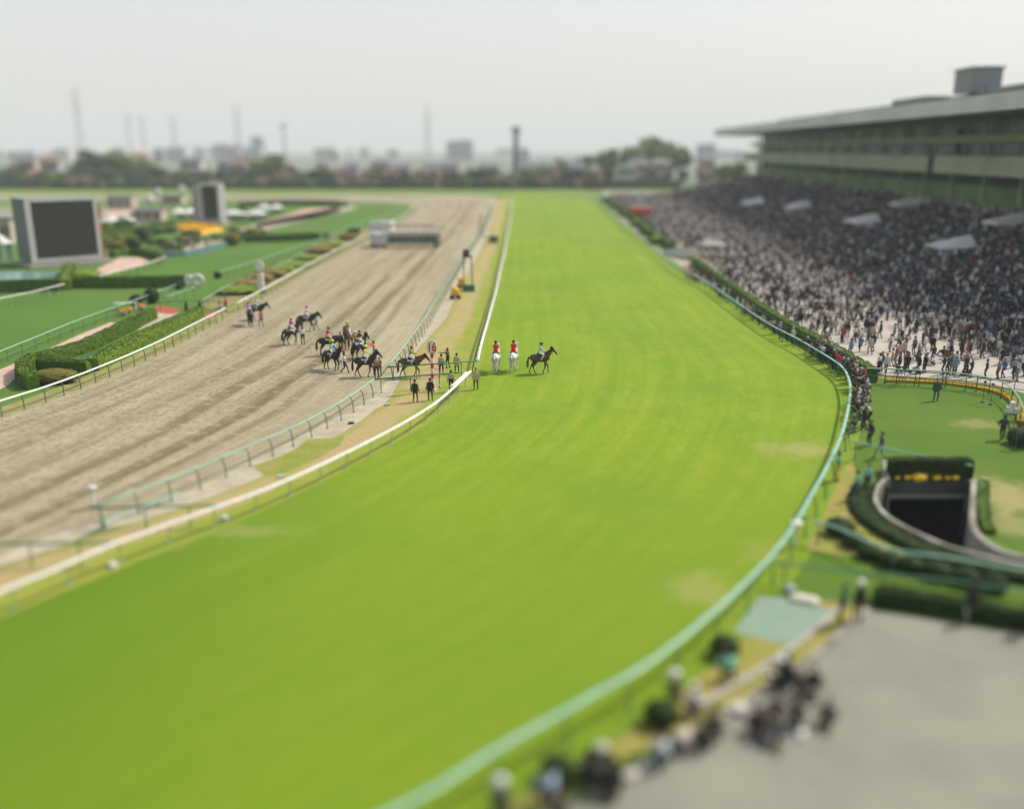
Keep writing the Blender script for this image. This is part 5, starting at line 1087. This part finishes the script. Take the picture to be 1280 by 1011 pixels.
HP = {'stand_up': dict(neck='up'), 'walk_up': dict(neck='up', legs=(.28, -.22, -.20, .26), lift=(.04, 0, 0, .03)), 'walk_mid': dict(neck='mid', legs=(-.20, .26, .24, -.22), lift=(0, .05, .02, 0)), 'stand_arch': dict(neck='arch', legs=(.05, -.06, .08, -.1)), 'stand_down': dict(neck='down', legs=(.0, .08, .05, -.08))}
for k, v in HP.items():
    me, mi, nk = horse_mesh(**v)
    for q in range(4): me.materials.append(m_black)
    me.polygons.foreach_set('material_index', mi); me.update()
    a, b, c, d = nk
    mb = MB()  # mane: a fringe of tufts down the crest
    r2 = random.Random(4); P = [Vector((0, .42, 1.55)), a + Vector((0, -.05, .15)), b + Vector((0, -.08, .10)), b + Vector((0, .06, .08))]
    for i in range(40):
        f = i / 39 * 2.99; j = int(f); p = P[j].lerp(P[j + 1], f - j); sgn = r2.choice((-1, -1, 1)); mb.tube([p, p + Vector((sgn * .05, 0, .03)), p + Vector((sgn * .12, -.03, -.10)), p + Vector((sgn * .13, -.05, -.2))], [.035, .035, .022, .006], 5)
    om = mb.build('mane', m_hair, smooth=True); mane = om.data; bpy.data.objects.remove(om)
    tl = MB(); r2 = random.Random(5)
    for i in range(12):
        dx, dy = r2.gauss(0, .035), r2.gauss(0, .03); tl.tube([(0, -.88, 1.36), (dx * .6, -1.02 + dy, 1.28), (dx, -1.12 + dy, 1.0), (dx * 1.4, -1.13 + dy * 1.5, .68), (dx * 1.2, -1.10 + dy, .5 + r2.uniform(-.08, .06))], [.045, .045, .04, .03, .006], 6)
    ot = tl.build('tail', m_hair, smooth=True); tail = ot.data; bpy.data.objects.remove(ot)
    bd = MB()
    u_ = (b - c).normalized(); e1 = c.lerp(d, .35)
    for s in (-1, 1): bd.tube([b + Vector((s * .085, -.02, .05)), c + Vector((s * .085, 0, 0)), e1 + Vector((s * .075, 0, 0))], .011, 5)
    bd.tube([e1 + Vector((math.cos(q) * .082, 0, 0)) + (Vector((0, .7, .7)) * math.sin(q) * .085) for q in [i * .524 for i in range(13)]], .011, 5, cap=False)
    for s in (-1, 1): bd.tube([e1 + Vector((s * .075, 0, 0)), a + Vector((s * .16, -.2, 0)), Vector((s * .1, .34, 1.70))], .01, 5)
    ob = bd.build('bridle', m_black); brid = ob.data; bpy.data.objects.remove(ob)
    HM[k] = (me, mane, tail, brid, nk)
def saddle_meshes():
    out = {}
    for nm, ys, w0, w1, r0, th in (('saddle_cloth', (-.28, .24), -1.35, 1.35, .325, .012), ('saddle', (-.22, .18), -1.0, 1.0, .345, .03)):
        b = MB(); vs = []; n = 14; m_ = 6; cz = 1.24
        for lay in (0, 1):
            for j in range(m_ + 1):
                y = ys[0] + (ys[1] - ys[0]) * j / m_; rise = (.05 * (2 * j / m_ - 1) ** 2 if nm == 'saddle' else 0)
                for i in range(n + 1):
                    a = w0 + (w1 - w0) * i / n; r = r0 + lay * th; vs.append((math.sin(a) * r * .93, y, cz + math.cos(a) * (r + rise)))
        k = n + 1; q = (m_ + 1) * k
        fs = [(j * k + i, j * k + i + 1, (j + 1) * k + i + 1, (j + 1) * k + i) for j in range(m_) for i in range(n)]; fs += [tuple(q + x for x in f[::-1]) for f in fs]
        for j in range(m_): fs += [(j * k, (j + 1) * k, q + (j + 1) * k, q + j * k), (j * k + n, q + j * k + n, q + (j + 1) * k + n, (j + 1) * k + n)]
        for i in range(n): fs += [(i, q + i, q + i + 1, i + 1), (m_ * k + i, m_ * k + i + 1, q + m_ * k + i + 1, q + m_ * k + i)]
        b.add(vs, fs); o = b.build(nm, m_white, smooth=False); out[nm] = o.data; bpy.data.objects.remove(o)
    return out
SDL = saddle_meshes()
def hm(n, c, r=.4): return M(n, c, r, tuple(x * .6 for x in c), 3, .4)
m_bay, m_dbay, m_blkh, m_whh = hm('bay coat', (.105, .045, .022)), hm('dark bay coat', (.022, .014, .009)), hm('near black coat', (.010, .009, .007)), M('white horse coat', (.66, .64, .60), .6, (.52, .5, .47), 3)
def horse(pose, p, rz, label, coat, cloth=(.6, .6, .6), socks=None, mane=None, tail=None, tint=None, hood=None, group='horses with riders', s=1.0):
    me, mn, tl, br, nk = HM[pose]; e = empty('horse', p, rz, label, 'horse', group); e.scale = (s * 1.08, s * .96, s * 1.12)
    o = bpy.data.objects.new('body', me); col.objects.link(o); o.parent = e
    for i, m in enumerate([coat, m_shoe, socks or (coat if coat is m_whh else m_blkh), m_shoe]): o.material_slots[i].link = 'OBJECT'; o.material_slots[i].material = m
    for nm, d, m in (('mane', mn, mane or m_hair), ('tail', tl, tail or m_hair), ('bridle', br, m_shoe), ('saddle_cloth', SDL['saddle_cloth'], cl(cloth)), ('saddle', SDL['saddle'], m_shoe)):
        q = bpy.data.objects.new(nm, d); col.objects.link(q); q.parent = e
        if len(q.material_slots) == 0: d.materials.append(m)
        q.material_slots[0].link = 'OBJECT'; q.material_slots[0].material = m
    if hood:
        a, b, c, d = nk; b2 = MB(); b2.caps(b - Vector((0, .04, .02)), .125, b.lerp(c, .75), .115, 12); q = b2.build('hood', cl(hood), e, smooth=True)
    return e
def mounted(pose, px, py, rz, hlabel, rlabel, coat, top, bot, cap, rider='jockey', **k):
    p = G(px, py); e = horse(pose, p, R(rz), hlabel, coat, **k); hz_ = 1.70 * 1.12
    person(rider, (p.x, p.y), R(rz), rlabel, top, bot, hat=cap, z=hz_, group='mounted riders')
    return e
JK = 'helmet'
mounted('walk_mid', 322, 400, -100, 'dark horse facing right at the back of the leftmost pair on the sand track', 'person in pale blue silks and yellow cap riding in the leftmost pair', m_blkh, (.45, .55, .62), WHT, (JK, (.7, .6, .05)))
mounted('stand_up', 313, 407, 20, 'dark horse seen from behind in the leftmost pair on the sand', 'person in purple silks and orange cap riding in the leftmost pair', m_dbay, (.45, .25, .5), WHT, (JK, (.6, .25, .08)))
mounted('walk_up', 365, 431, -40, 'dark horse walking away carrying a pink clad rider in the second pair', 'person in bright pink silks and orange cap in the second pair of horses', m_dbay, (.70, .10, .32), WHT, (JK, (.75, .25, .12)))
mounted('walk_mid', 384, 414, -85, 'dark horse facing right at the back of the second pair', 'person in pale pink silks and pink cap on the farther horse of the second pair', m_dbay, (.70, .42, .50), WHT, (JK, (.7, .1, .3)))
mounted('stand_down', 411, 444, -70, 'near black horse lowering its head behind the pink hooded horse', 'person in magenta and yellow silks and green cap on the horse with lowered head', m_blkh, (.62, .05, .25), (.66, .52, .06), (JK, (.03, .28, .12)))
mounted('stand_up', 436, 436, 172, 'bay horse facing the camera between two grooms', 'person in yellow and black silks and peach cap on the horse facing the camera', m_bay, (.42, .40, .04), WHT, (JK, (.8, .35, .2)))
mounted('walk_up', 450, 449, -30, 'dark horse angled away beside the groom in orange', 'person in dark red silks and green cap on the horse beside the groom in orange', m_dbay, (.22, .02, .03), WHT, (JK, (.04, .3, .16)))
mounted('stand_arch', 416, 463, -120, 'near black horse wearing a bright pink hood', 'person in mint and blue silks and yellow cap on the pink hooded horse', m_blkh, (.25, .52, .48), WHT, (JK, (.68, .68, .05)), hood=(.68, .06, .2))
mounted('walk_up', 457, 471, -88, 'black brown horse striding right along the near edge of the sand track', 'person in yellow and mint silks and yellow cap on the striding black brown horse', m_dbay, (.55, .68, .12), WHT, (JK, (.7, .75, .06)))
mounted('walk_mid', 514, 472, -88, 'dark bay horse walking right behind the green gate bars', 'person in olive silks and red cap on the horse behind the green gate bars', m_bay, (.25, .32, .06), WHT, (JK, (.62, .03, .03)), cloth=(.65, .66, .66))
RC = (.78, .03, .02)
mounted('stand_up', 620, 465, -8, 'left one of the two white horses seen from behind on the turf', 'person in scarlet coat and black helmet on the left white horse', m_whh, RC, WHT, (JK, BLK), 'rider', tail=m_whh, mane=m_whh, cloth=WHT)
mounted('walk_up', 642, 464, -12, 'right one of the two white horses seen from behind on the turf', 'person in scarlet coat and black helmet on the right white horse', m_whh, RC, WHT, (JK, BLK), 'rider', tail=m_whh, mane=m_whh, cloth=WHT)
mounted('walk_up', 675, 467, -84, 'brown bay horse stepping right alone on the turf', 'person in pale blue silks and dark cap on the lone bay horse on the turf', m_bay, (.38, .62, .72), WHT, (JK, (.04, .05, .07)), cloth=(.08, .09, .1), tail=M('reddish tail hair', (.2, .09, .06), .6))

# ------------------------------------------------------------------ people one can name
def P_(pose, px, py, rz, label, top, bot=BLK, hat=None, group=None, **k): return person(pose, G(px, py), R(rz), label, top, bot, hat=hat, group=group, **k)
P_('lead', 327, 408, 60, 'groom in dark red shirt and blue jeans standing by the leftmost pair of horses', (.30, .06, .04), (.06, .12, .20))
P_('stand', 379, 431, 20, 'groom in white shirt and black trousers beside the second pair of horses', WHT, BLK)
P_('lead', 396, 413, 80, 'groom in pale blue overalls in front of the farther horse of the second pair', (.24, .34, .42), (.16, .27, .38))
P_('coat', 426, 438, 200, 'person in black suit standing left of the horse that faces the camera', BLK, BLK)
P_('lead', 445, 437, 130, 'groom in mustard yellow vest right of the horse that faces the camera', (.55, .36, .03), (.06, .1, .14), ('cap', WHT))
P_('reach', 468, 450, 100, 'groom in orange jacket stretching both arms toward the dark horse', (.70, .15, .02), (.12, .25, .42))
P_('walk', 431, 466, -80, 'groom in white shirt and black trousers leading the pink hooded horse', WHT, NAVY)
P_('stand', 471, 473, 190, 'groom in khaki coat at the head of the striding black brown horse', (.24, .2, .08), (.06, .05, .03))
P_('fold', 475, 470, 175, 'groom in brown clothes just behind the gate bar end', (.2, .13, .05), (.1, .08, .05), s=.9)
P_('coat', 519, 503, -10, 'official in black suit standing left of the 16 pole foot', BLK, BLK)
P_('coat', 538, 501, 5, 'official in black suit standing just left of the 16 pole base', (.014, .014, .016), (.016, .016, .018))
P_('stand', 552, 468, 10, 'official in cream jacket behind the gate bar, left of the man in the black vest', BEI, BLK)
P_('reach', 560, 460, 60, 'official in dark vest and light sleeves gesturing behind the gate bar', (.06, .07, .09), BLK)
P_('coat', 571, 467, 0, 'official in cream jacket behind the gate bar, right of the man in the dark vest', BEI, BLK)
P_('stand', 564, 490, 0, 'official in cream jacket standing behind the doubled white rail end', BEI, BLK)
P_('coat', 595, 487, 180, 'official in cream jacket and black trousers alone on the turf edge by the white rail', BEI, BLK)
P_('stand', 283, 391, 150, 'person in bright red jacket at the gap in the white rail', (.75, .04, .02), (.2, .2, .22))
P_('stool', 276, 391, 120, 'person in white sitting beside the figure in the red jacket at the rail gap', (.55, .56, .56), (.3, .3, .3))
P_('coat', 1169, 501, 170, 'man in grey green coat standing alone on the lawn facing the flower border', (.075, .085, .075), (.035, .05, .10))
P_('walk', 1252, 550, -20, 'man in dark vest over pale blue shirt walking on the lawn near the white boxes', (.05, .055, .07), (.03, .03, .035))
P_('pockets', 1087, 557, 100, 'woman in dark jacket and skirt walking left across the lawn', (.03, .035, .04), (.028, .02, .025), s=.97)
P_('walk', 1100, 573, 80, 'person in dark jacket and pale jeans striding left with a bag on the lawn', (.05, .10, .10), (.22, .30, .38))
P_('coat', 1079, 484, 80, 'person in red jacket and black trousers standing where the lawn meets the rail', (.68, .04, .05), BLK)
P_('reach', 1046, 601, 80, 'person in mint green jacket and orange trousers holding on to the green rail', (.12, .42, .26), (.55, .30, .05))
P_('walk', 1069, 625, 60, 'person in mint green jacket and dark trousers bending beside an orange bag', (.12, .38, .27), (.05, .08, .10))
P_('stand', 1083, 617, 120, 'person in pale mint shirt standing behind the one in mint and dark trousers', (.26, .55, .45), (.05, .07, .09))
P_('stand', 1072, 778, 10, 'person in black with a large white helmet on the corner of the plaza', BLK, BLK, ('helmet', (.8, .79, .78)), s=1.02)
P_('pockets', 1052, 780, 60, 'person in dark clothes at the plaza kerb left of the white helmet', (.05, .055, .06), (.04, .06, .06))
P_('coat', 1212, 778, 0, 'person in black jacket and pale trousers against the plaza hedge', BLK, (.34, .34, .33))
P_('pockets', 1285, 792, 90, 'person in dark jacket cut off by the right frame edge at the plaza', (.03, .03, .04), (.04, .04, .05))
P_('pockets', 1283, 560, 100, 'person in dark clothing at the right frame edge beyond the lawn', (.03, .035, .04), BLK)
tag(MB().ball((0, 0, .18), .2, 12, 8, 0, (1, .8, .9)).tube([(-.1, 0, .33), (0, 0, .46), (.1, 0, .33)], .015, 6).build('bag', M('orange bag', (.6, .22, .05), .7), loc=G(1078, 621)), 'round orange bag on the dry bank beside the person in mint green', 'bag')
# photographers settled round the near kerb
def Q_(pose, px, py, rz, label, top, bot=BLK, hat=None, **k): return P_(pose, px, py, rz, label, top, bot, hat, 'people gathered at the near kerb of the plaza', **k)
Q_('crouch', 911, 850, 30, 'photographer in bright mint jacket crouching on the dry bank', (.14, .52, .36), (.05, .07, .07))
Q_('crouch', 975, 860, 30, 'person in dark jacket and white sun hat crouching at the kerb end', (.06, .06, .06), BLK, ('sun', WHT))
Q_('sit', 1001, 868, 200, 'person in black seated on the plaza right of the white sun hat', BLK, (.05, .05, .05))
Q_('sit', 1016, 864, 150, 'person in black with bare arms seated rightmost in the upper kerb group', (.014, .014, .014), BLK)
Q_('sit', 1033, 906, 150, 'person in black sitting alone at the right of the kerb gathering', BLK, BLK)
Q_('sit', 944, 914, 190, 'person in dark green sitting at the left of the middle kerb group', (.03, .04, .03), (.03, .03, .03))
Q_('sit', 969, 900, 170, 'person in dark brown sitting at the back of the middle kerb group', (.05, .035, .03), BLK)
Q_('sit', 994, 904, 160, 'person in black sitting at the right of the middle kerb group', BLK, BLK)
Q_('sit', 972, 930, 150, 'person in slate blue sitting at the front of the middle kerb group', (.10, .13, .15), (.35, .34, .28))
Q_('crouch', 880, 938, 40, 'person in black crouching at the kerb behind the long pale bag', BLK, BLK)
Q_('crouch', 868, 895, 30, 'person in light grey with a white cap kneeling on the dry bank', (.42, .44, .45), BLK, ('cap', WHT))
Q_('crouch', 844, 878, 30, 'person in olive with a white sun hat kneeling by the round dark bush', (.10, .12, .05), BLK, ('sun', WHT))
Q_('crouch', 829, 958, 60, 'person in pale grey shirt bending over at the kerb', (.50, .53, .56), (.05, .08, .10))
Q_('crouch', 753, 975, 30, 'person in dark coat with a pale sun hat crouching behind the kerb', (.03, .04, .04), BLK, ('sun', (.6, .58, .48)))
Q_('crouch', 768, 992, 60, 'person in black crouching at the kerb in front of the pale sun hat', (.015, .015, .015), BLK)
Q_('crouch', 689, 1004, 50, 'person in light blue shirt crouching near the bottom frame edge', (.34, .45, .56), (.05, .08, .09))
Q_('crouch', 628, 1018, 40, 'person in dark clothes and white sun hat cut by the bottom frame edge', (.08, .09, .08), BLK, ('sun', WHT))
Q_('crouch', 893, 926, 50, 'person in charcoal coat crouching between the two long cream bags', (.03, .03, .03), BLK, s=1.1)
Q_('sit', 954, 922, 200, 'person in black with dark bag at the front left of the middle kerb group', BLK, BLK, s=1.1)
Q_('crouch', 985, 858, 70, 'person in black crouching right behind the white sun hat', BLK, BLK, s=1.05)
Q_('crouch', 742, 988, 20, 'person in dark green coat crouching left of the pale sun hat', (.025, .035, .03), BLK, s=1.1)
Q_('crouch', 700, 1030, 40, 'person in brown below the light blue shirt at the bottom frame edge', (.1, .08, .06), BLK)
for x, y, w_, lb, c_ in [(962, 845, .22, 'small white bag at the end of the kerb', WHT), (920, 890, .42, 'long cream bag lying across the kerb right of centre', (.6, .56, .5)), (1002, 920, .26, 'white bag on the plaza beside the seated group', WHT), (855, 925, .45, 'long cream bag on the kerb between crouching people', (.56, .5, .44)), (788, 972, .34, 'cream sack on the kerb near the bottom', (.62, .57, .5)), (972, 905, .3, 'beige bag in the middle of the seated group', (.42, .4, .34)), (935, 895, .25, 'pale grey case beside the long cream bag', (.5, .5, .5)), (805, 958, .25, 'pale grey pack behind the cream sack', (.48, .48, .46)), (952, 900, .34, 'black camera bag beside the middle kerb group', (.015, .016, .016)), (1018, 852, .32, 'black bag beside the rightmost person of the upper kerb group', (.015, .015, .017)), (846, 940, .38, 'black bag lying on the kerb behind the cream one', (.016, .018, .018)), (762, 1000, .36, 'black bag by the kerb under the pale sun hat', (.016, .016, .016))]:
    b = MB(); b.ball((0, 0, w_ * .36), w_, 14, 9, 0, (1.0, .55, .42), .25); b.tube([(-w_ * .4, 0, w_ * .68), (0, 0, w_ * 1.0), (w_ * .4, 0, w_ * .68)], .014, 6); tag(b.build('bag', cl(c_), loc=G(x, y), rz=rnd.uniform(.2, .9), smooth=True), lb, 'bag')
# cameras on legs
def tripod(px, py, lb, tall=1.45):
    e = empty('camera_tripod', G(px, py), rnd.uniform(0, 6), lb, 'camera', 'cameras on tripods')
    for a in range(3): MB().tube([(0, 0, tall), (math.cos(a * 2.09) * .45, math.sin(a * 2.09) * .45, 0)], .018, 6).build('leg', m_grey, e)
    MB().box((0, 0, tall + .1), (.16, .24, .2)).build('camera_body', m_black, e); MB().cyl((0, .26, tall + .1), .07, .32, 12, axis='Y', r2=.055).build('lens', m_dark, e)
for a in [(1120, 482, 'camera on grey tripod at the left end of the yellow flower border'), (1128, 483, 'second camera tripod at the left end of the yellow flower border'), (1056, 566, 'tripod standing beside the green rail below the photographers'), (1069, 520, 'tripod among the photographers at the bend of the rail'), (1270, 560, 'tripod by the dark bush at the right frame edge')]: tripod(*a)
# ------------------------------------------------------------------ the crowd
rg = random.Random(77)
CLS = [('dark jacket', [(.02, .02, .024), (.032, .036, .035), (.03, .030, .025)], .34), ('navy jacket', [(.03, .045, .065), (.045, .065, .09)], .12), ('white shirt', [(.70, .69, .66), (.58, .58, .57)], .19), ('beige jacket', [(.46, .40, .29), (.38, .32, .23)], .14), ('grey jacket', [(.14, .14, .14), (.22, .22, .21)], .12), ('red top', [(.42, .04, .03), (.3, .05, .06)], .02), ('blue top', [(.10, .17, .34), (.22, .30, .42)], .04)]
BOTS = [BLK, NAVY, (.05, .07, .09), (.1, .09, .07), (.25, .23, .18)]
def pick():
    r = rg.random(); a = 0
    for n, c, w_ in CLS:
        a += w_
        if r < a: return n, rg.choice(c)
    return CLS[0][0], CLS[0][1][0]
cnt = 0
# people pressed along the outside of the right hand rail
i0 = near_i(right_rail, G(1058, 523, RT)); i1 = near_i(right_rail, G(846, 333, RT)); seg = right_rail[i0:i1]
if len(seg) < 5: seg = right_rail[i1:i0][::-1]
rail_len = sum((b - a).length for a, b in zip(seg, seg[1:]))
d = .3; taken = []
while d < rail_len and cnt < 85:
    (q, t) = along(seg, 1e6, d)[0]; n_ = Vector((t.y, -t.x, 0))
    near = d < 26
    for row in range(2 if near else 1):
        if rg.random() < (.30 if near else .30): continue
        o_ = .55 + row * .6 + rg.uniform(-.1, .18); p = q + n_ * o_; nm, c_ = pick()
        if near and rg.random() < .35: nm, c_ = 'dark jacket', CLS[0][1][0]
        hot = near and rg.random() < .09
        if hot: nm, c_ = 'red top', (.6, .03, .03)
        ang = math.atan2(-n_.x * -1, -n_.y) + rg.uniform(-.5, .5); ang = math.atan2(n_.x, -n_.y) + rg.uniform(-.5, .5)
        pose = rg.choice(['lean', 'camera', 'crowd_b', 'crowd_c', 'crouch' if row == 0 else 'crowd_a'])
        person(pose, p, ang, 'photographer or guest in a %s pressed against the right hand rail' % nm, c_, rg.choice(BOTS), group='people along the right hand rail', single=True, s=rg.uniform(.95, 1.04), hair=rg.choice([m_hair, m_hair, m_brownhair, m_lgrey])); cnt += 1
    d += rg.uniform(.6, .95) if near else rg.uniform(.8, 1.9)
# everyone on the apron and terrace: nearest as persons, the rest one mass
def zone(a, b, z0, z1): return 0
pts = []
hq = sorted((p.dot(AX), p.dot(LT)) for p in list(crowd_hedge) + GL(far_hedge_px)); hqa = np.array(hq)
def hedge_lat(Y): return float(np.interp(Y, hqa[:, 0], hqa[:, 1]))
def dens(X, Y):
    if X < hedge_lat(Y) + 1.9 or Y < 60: return 0
    p = S(X, Y); base = .85
    n = noise.noise(Vector((X * .13, Y * .11, 3))) * .6 + noise.noise(Vector((X * .4, Y * .35, 9))) * .45
    if Y < 125:
        u = min(1, max(0, (X - 28) / 16)); v = min(1, max(0, (Y - 80) / 30)); base = .12 + .85 * max(u * u * 1.05, v ** 1.5)
        base += n * .5 * (1 - u * .6)
    else: base = .85 + n * .3
    if X > 43: base = max(base, .62) * .9
    return max(0, min(1.1, base))
def px_of(p):
    rel = p - Vector((0, 0, H)); dep = rel.y * cth - rel.z * sth; return 640 + F * rel.x / dep, 505.5 - F * (rel.y * sth + rel.z * cth) / dep
Y = 62.0
while Y < 388:
    st_ = .78 if Y < 150 else (.95 if Y < 240 else 1.25); X = min(26.3, hedge_lat(Y) + 1.6)
    while X < 77.5:
        x, y = X + rg.uniform(-.35, .35), Y + rg.uniform(-.35, .35)
        if rg.random() < dens(x, y) * (.52 if Y < 150 else .66):
            p = S(x, y, 0); zt = 7.6 * (int((x - 43) / 35 * 24) + 1) / 24 if x > 43 else 0.0; p.z = min(zt, 7.6); sx, sy = px_of(p)
            if sx < 1310 and (sy < 472 or sx < 1085) and not (sx > 1060 and sy > 463 + (sx - 1085) * .045): pts.append((p, y, x))
        X += st_
    Y += st_
pts.sort(key=lambda q: (q[0] - Vector((0, 0, H))).length)
# a few rows close to the fence behind the lawn
for k in range(24):
    sx = rg.uniform(1095, 1275); pts.insert(0, (G(sx, 466 + (sx - 1085) * .06 - rg.uniform(1, 5)), 70, 30))
ind = [q for q in pts if px_of(q[0])[0] < 1285][: 300 - cnt - 45]
ids = set(id(q) for q in ind); rest = [q for q in pts if id(q) not in ids]
for p, y, x in ind:
    nm, c_ = pick(); sit = rg.random() < .16 and x < 40; pose = 'crowd_d' if sit else rg.choice(['crowd_a', 'crowd_b', 'crowd_c', 'crowd_c'])
    where = 'on the sunlit apron' if x < 43 else 'on the lower terrace steps'
    person(pose, p, rg.gauss(1.2, .9), 'spectator in a %s %s %s' % (nm, 'sitting' if sit else 'standing', where), c_, rg.choice(BOTS), group='spectators %s' % where, single=True, s=rg.uniform(.93, 1.04), hair=rg.choice([m_hair, m_hair, m_brownhair, m_lgrey]))
def lowpoly(seed):
    r = random.Random(seed); b = MB(); sit = seed % 5 == 4; dz = -.42 if sit else 0
    lg = r.uniform(.04, .14)
    if sit:
        for s in (-1, 1): b.tube([(s * .1, 0, .46), (s * .11, .35, .48), (s * .11, .4, .05)], [.1, .08, .05], 5, 1)
    else:
        for s in (-1, 1): b.tube([(s * .09, 0, .9), (s * .1, s * lg * .4, .5), (s * .11, s * lg, .02)], [.11, .075, .06], 5, 1)
    b.tube([(0, 0, .86 + dz), (0, 0, 1.1 + dz), (0, .01, 1.36 + dz), (0, 0, 1.47 + dz)], [.15, .15, .18, .07], 6, 0, flat=(1.15, .75), up=(0, 1, 0))
    for s in (-1, 1):
        q = r.random(); b.tube([(s * .2, 0, 1.4 + dz), (s * .27, -.04 + q * .1, 1.12 + dz), (s * (.27 - q * .2), .05 + q * .2, .88 + q * .3 + dz)], [.065, .05, .04], 4, 0)
    b.ball((0, .02, 1.58 + dz), .1, 6, 5, 2, (.9, 1, 1.15)); b.ball((0, -.02, 1.63 + dz), .105, 6, 4, 3, (.95, 1, .9)); return np.array(b.v), b.f, np.array(b.mi)
LP = [lowpoly(i) for i in range(10)]
cm = [cl((.02, .02, .024)), cl((.03, .028, .025)), cl((.035, .05, .065)), cl((.05, .07, .09)), cl((.74, .73, .71)), cl((.50, .44, .33)), cl((.14, .14, .14)), cl((.22, .22, .21)), cl((.36, .05, .05)), cl((.18, .25, .36)), m_skin, m_hair, m_brownhair, cl(BLK), cl((.25, .23, .18))]
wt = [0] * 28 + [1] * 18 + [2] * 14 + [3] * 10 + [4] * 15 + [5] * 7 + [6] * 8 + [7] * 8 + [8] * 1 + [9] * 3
wt_sun = wt + [4] * 30 + [5] * 14  # more pale clothes on the apron, sunlight put into the colour choice
V_, F_, MI = [], [], []; off_ = 0
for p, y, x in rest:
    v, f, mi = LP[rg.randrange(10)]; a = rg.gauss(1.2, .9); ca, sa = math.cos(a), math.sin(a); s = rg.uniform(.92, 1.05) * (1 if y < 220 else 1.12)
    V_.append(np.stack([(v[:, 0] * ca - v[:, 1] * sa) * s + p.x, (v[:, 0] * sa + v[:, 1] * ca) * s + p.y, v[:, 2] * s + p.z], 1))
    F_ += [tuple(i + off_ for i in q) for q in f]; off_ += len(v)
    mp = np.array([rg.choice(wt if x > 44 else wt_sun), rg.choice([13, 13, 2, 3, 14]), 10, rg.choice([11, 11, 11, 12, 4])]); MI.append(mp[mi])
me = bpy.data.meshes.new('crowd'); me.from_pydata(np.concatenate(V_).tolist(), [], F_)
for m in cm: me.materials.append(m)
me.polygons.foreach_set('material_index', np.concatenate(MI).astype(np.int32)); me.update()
tag(bpy.data.objects.new('crowd', me), kind='stuff'); col.objects.link(bpy.data.objects['crowd'])
print('crowd', len(ind), len(rest), cnt)
# the little line of infield spectators
for k in range(34):
    x = rg.uniform(196, 300); y = 321 - (x - 196) * .19 - rg.uniform(0, 6); nm, c_ = pick()
    person('crowd_a', G(x, y), rg.uniform(2, 4), 'distant infield spectator in a %s behind the blue windbreak' % nm, c_, rg.choice(BOTS), group='distant infield spectators', single=True)
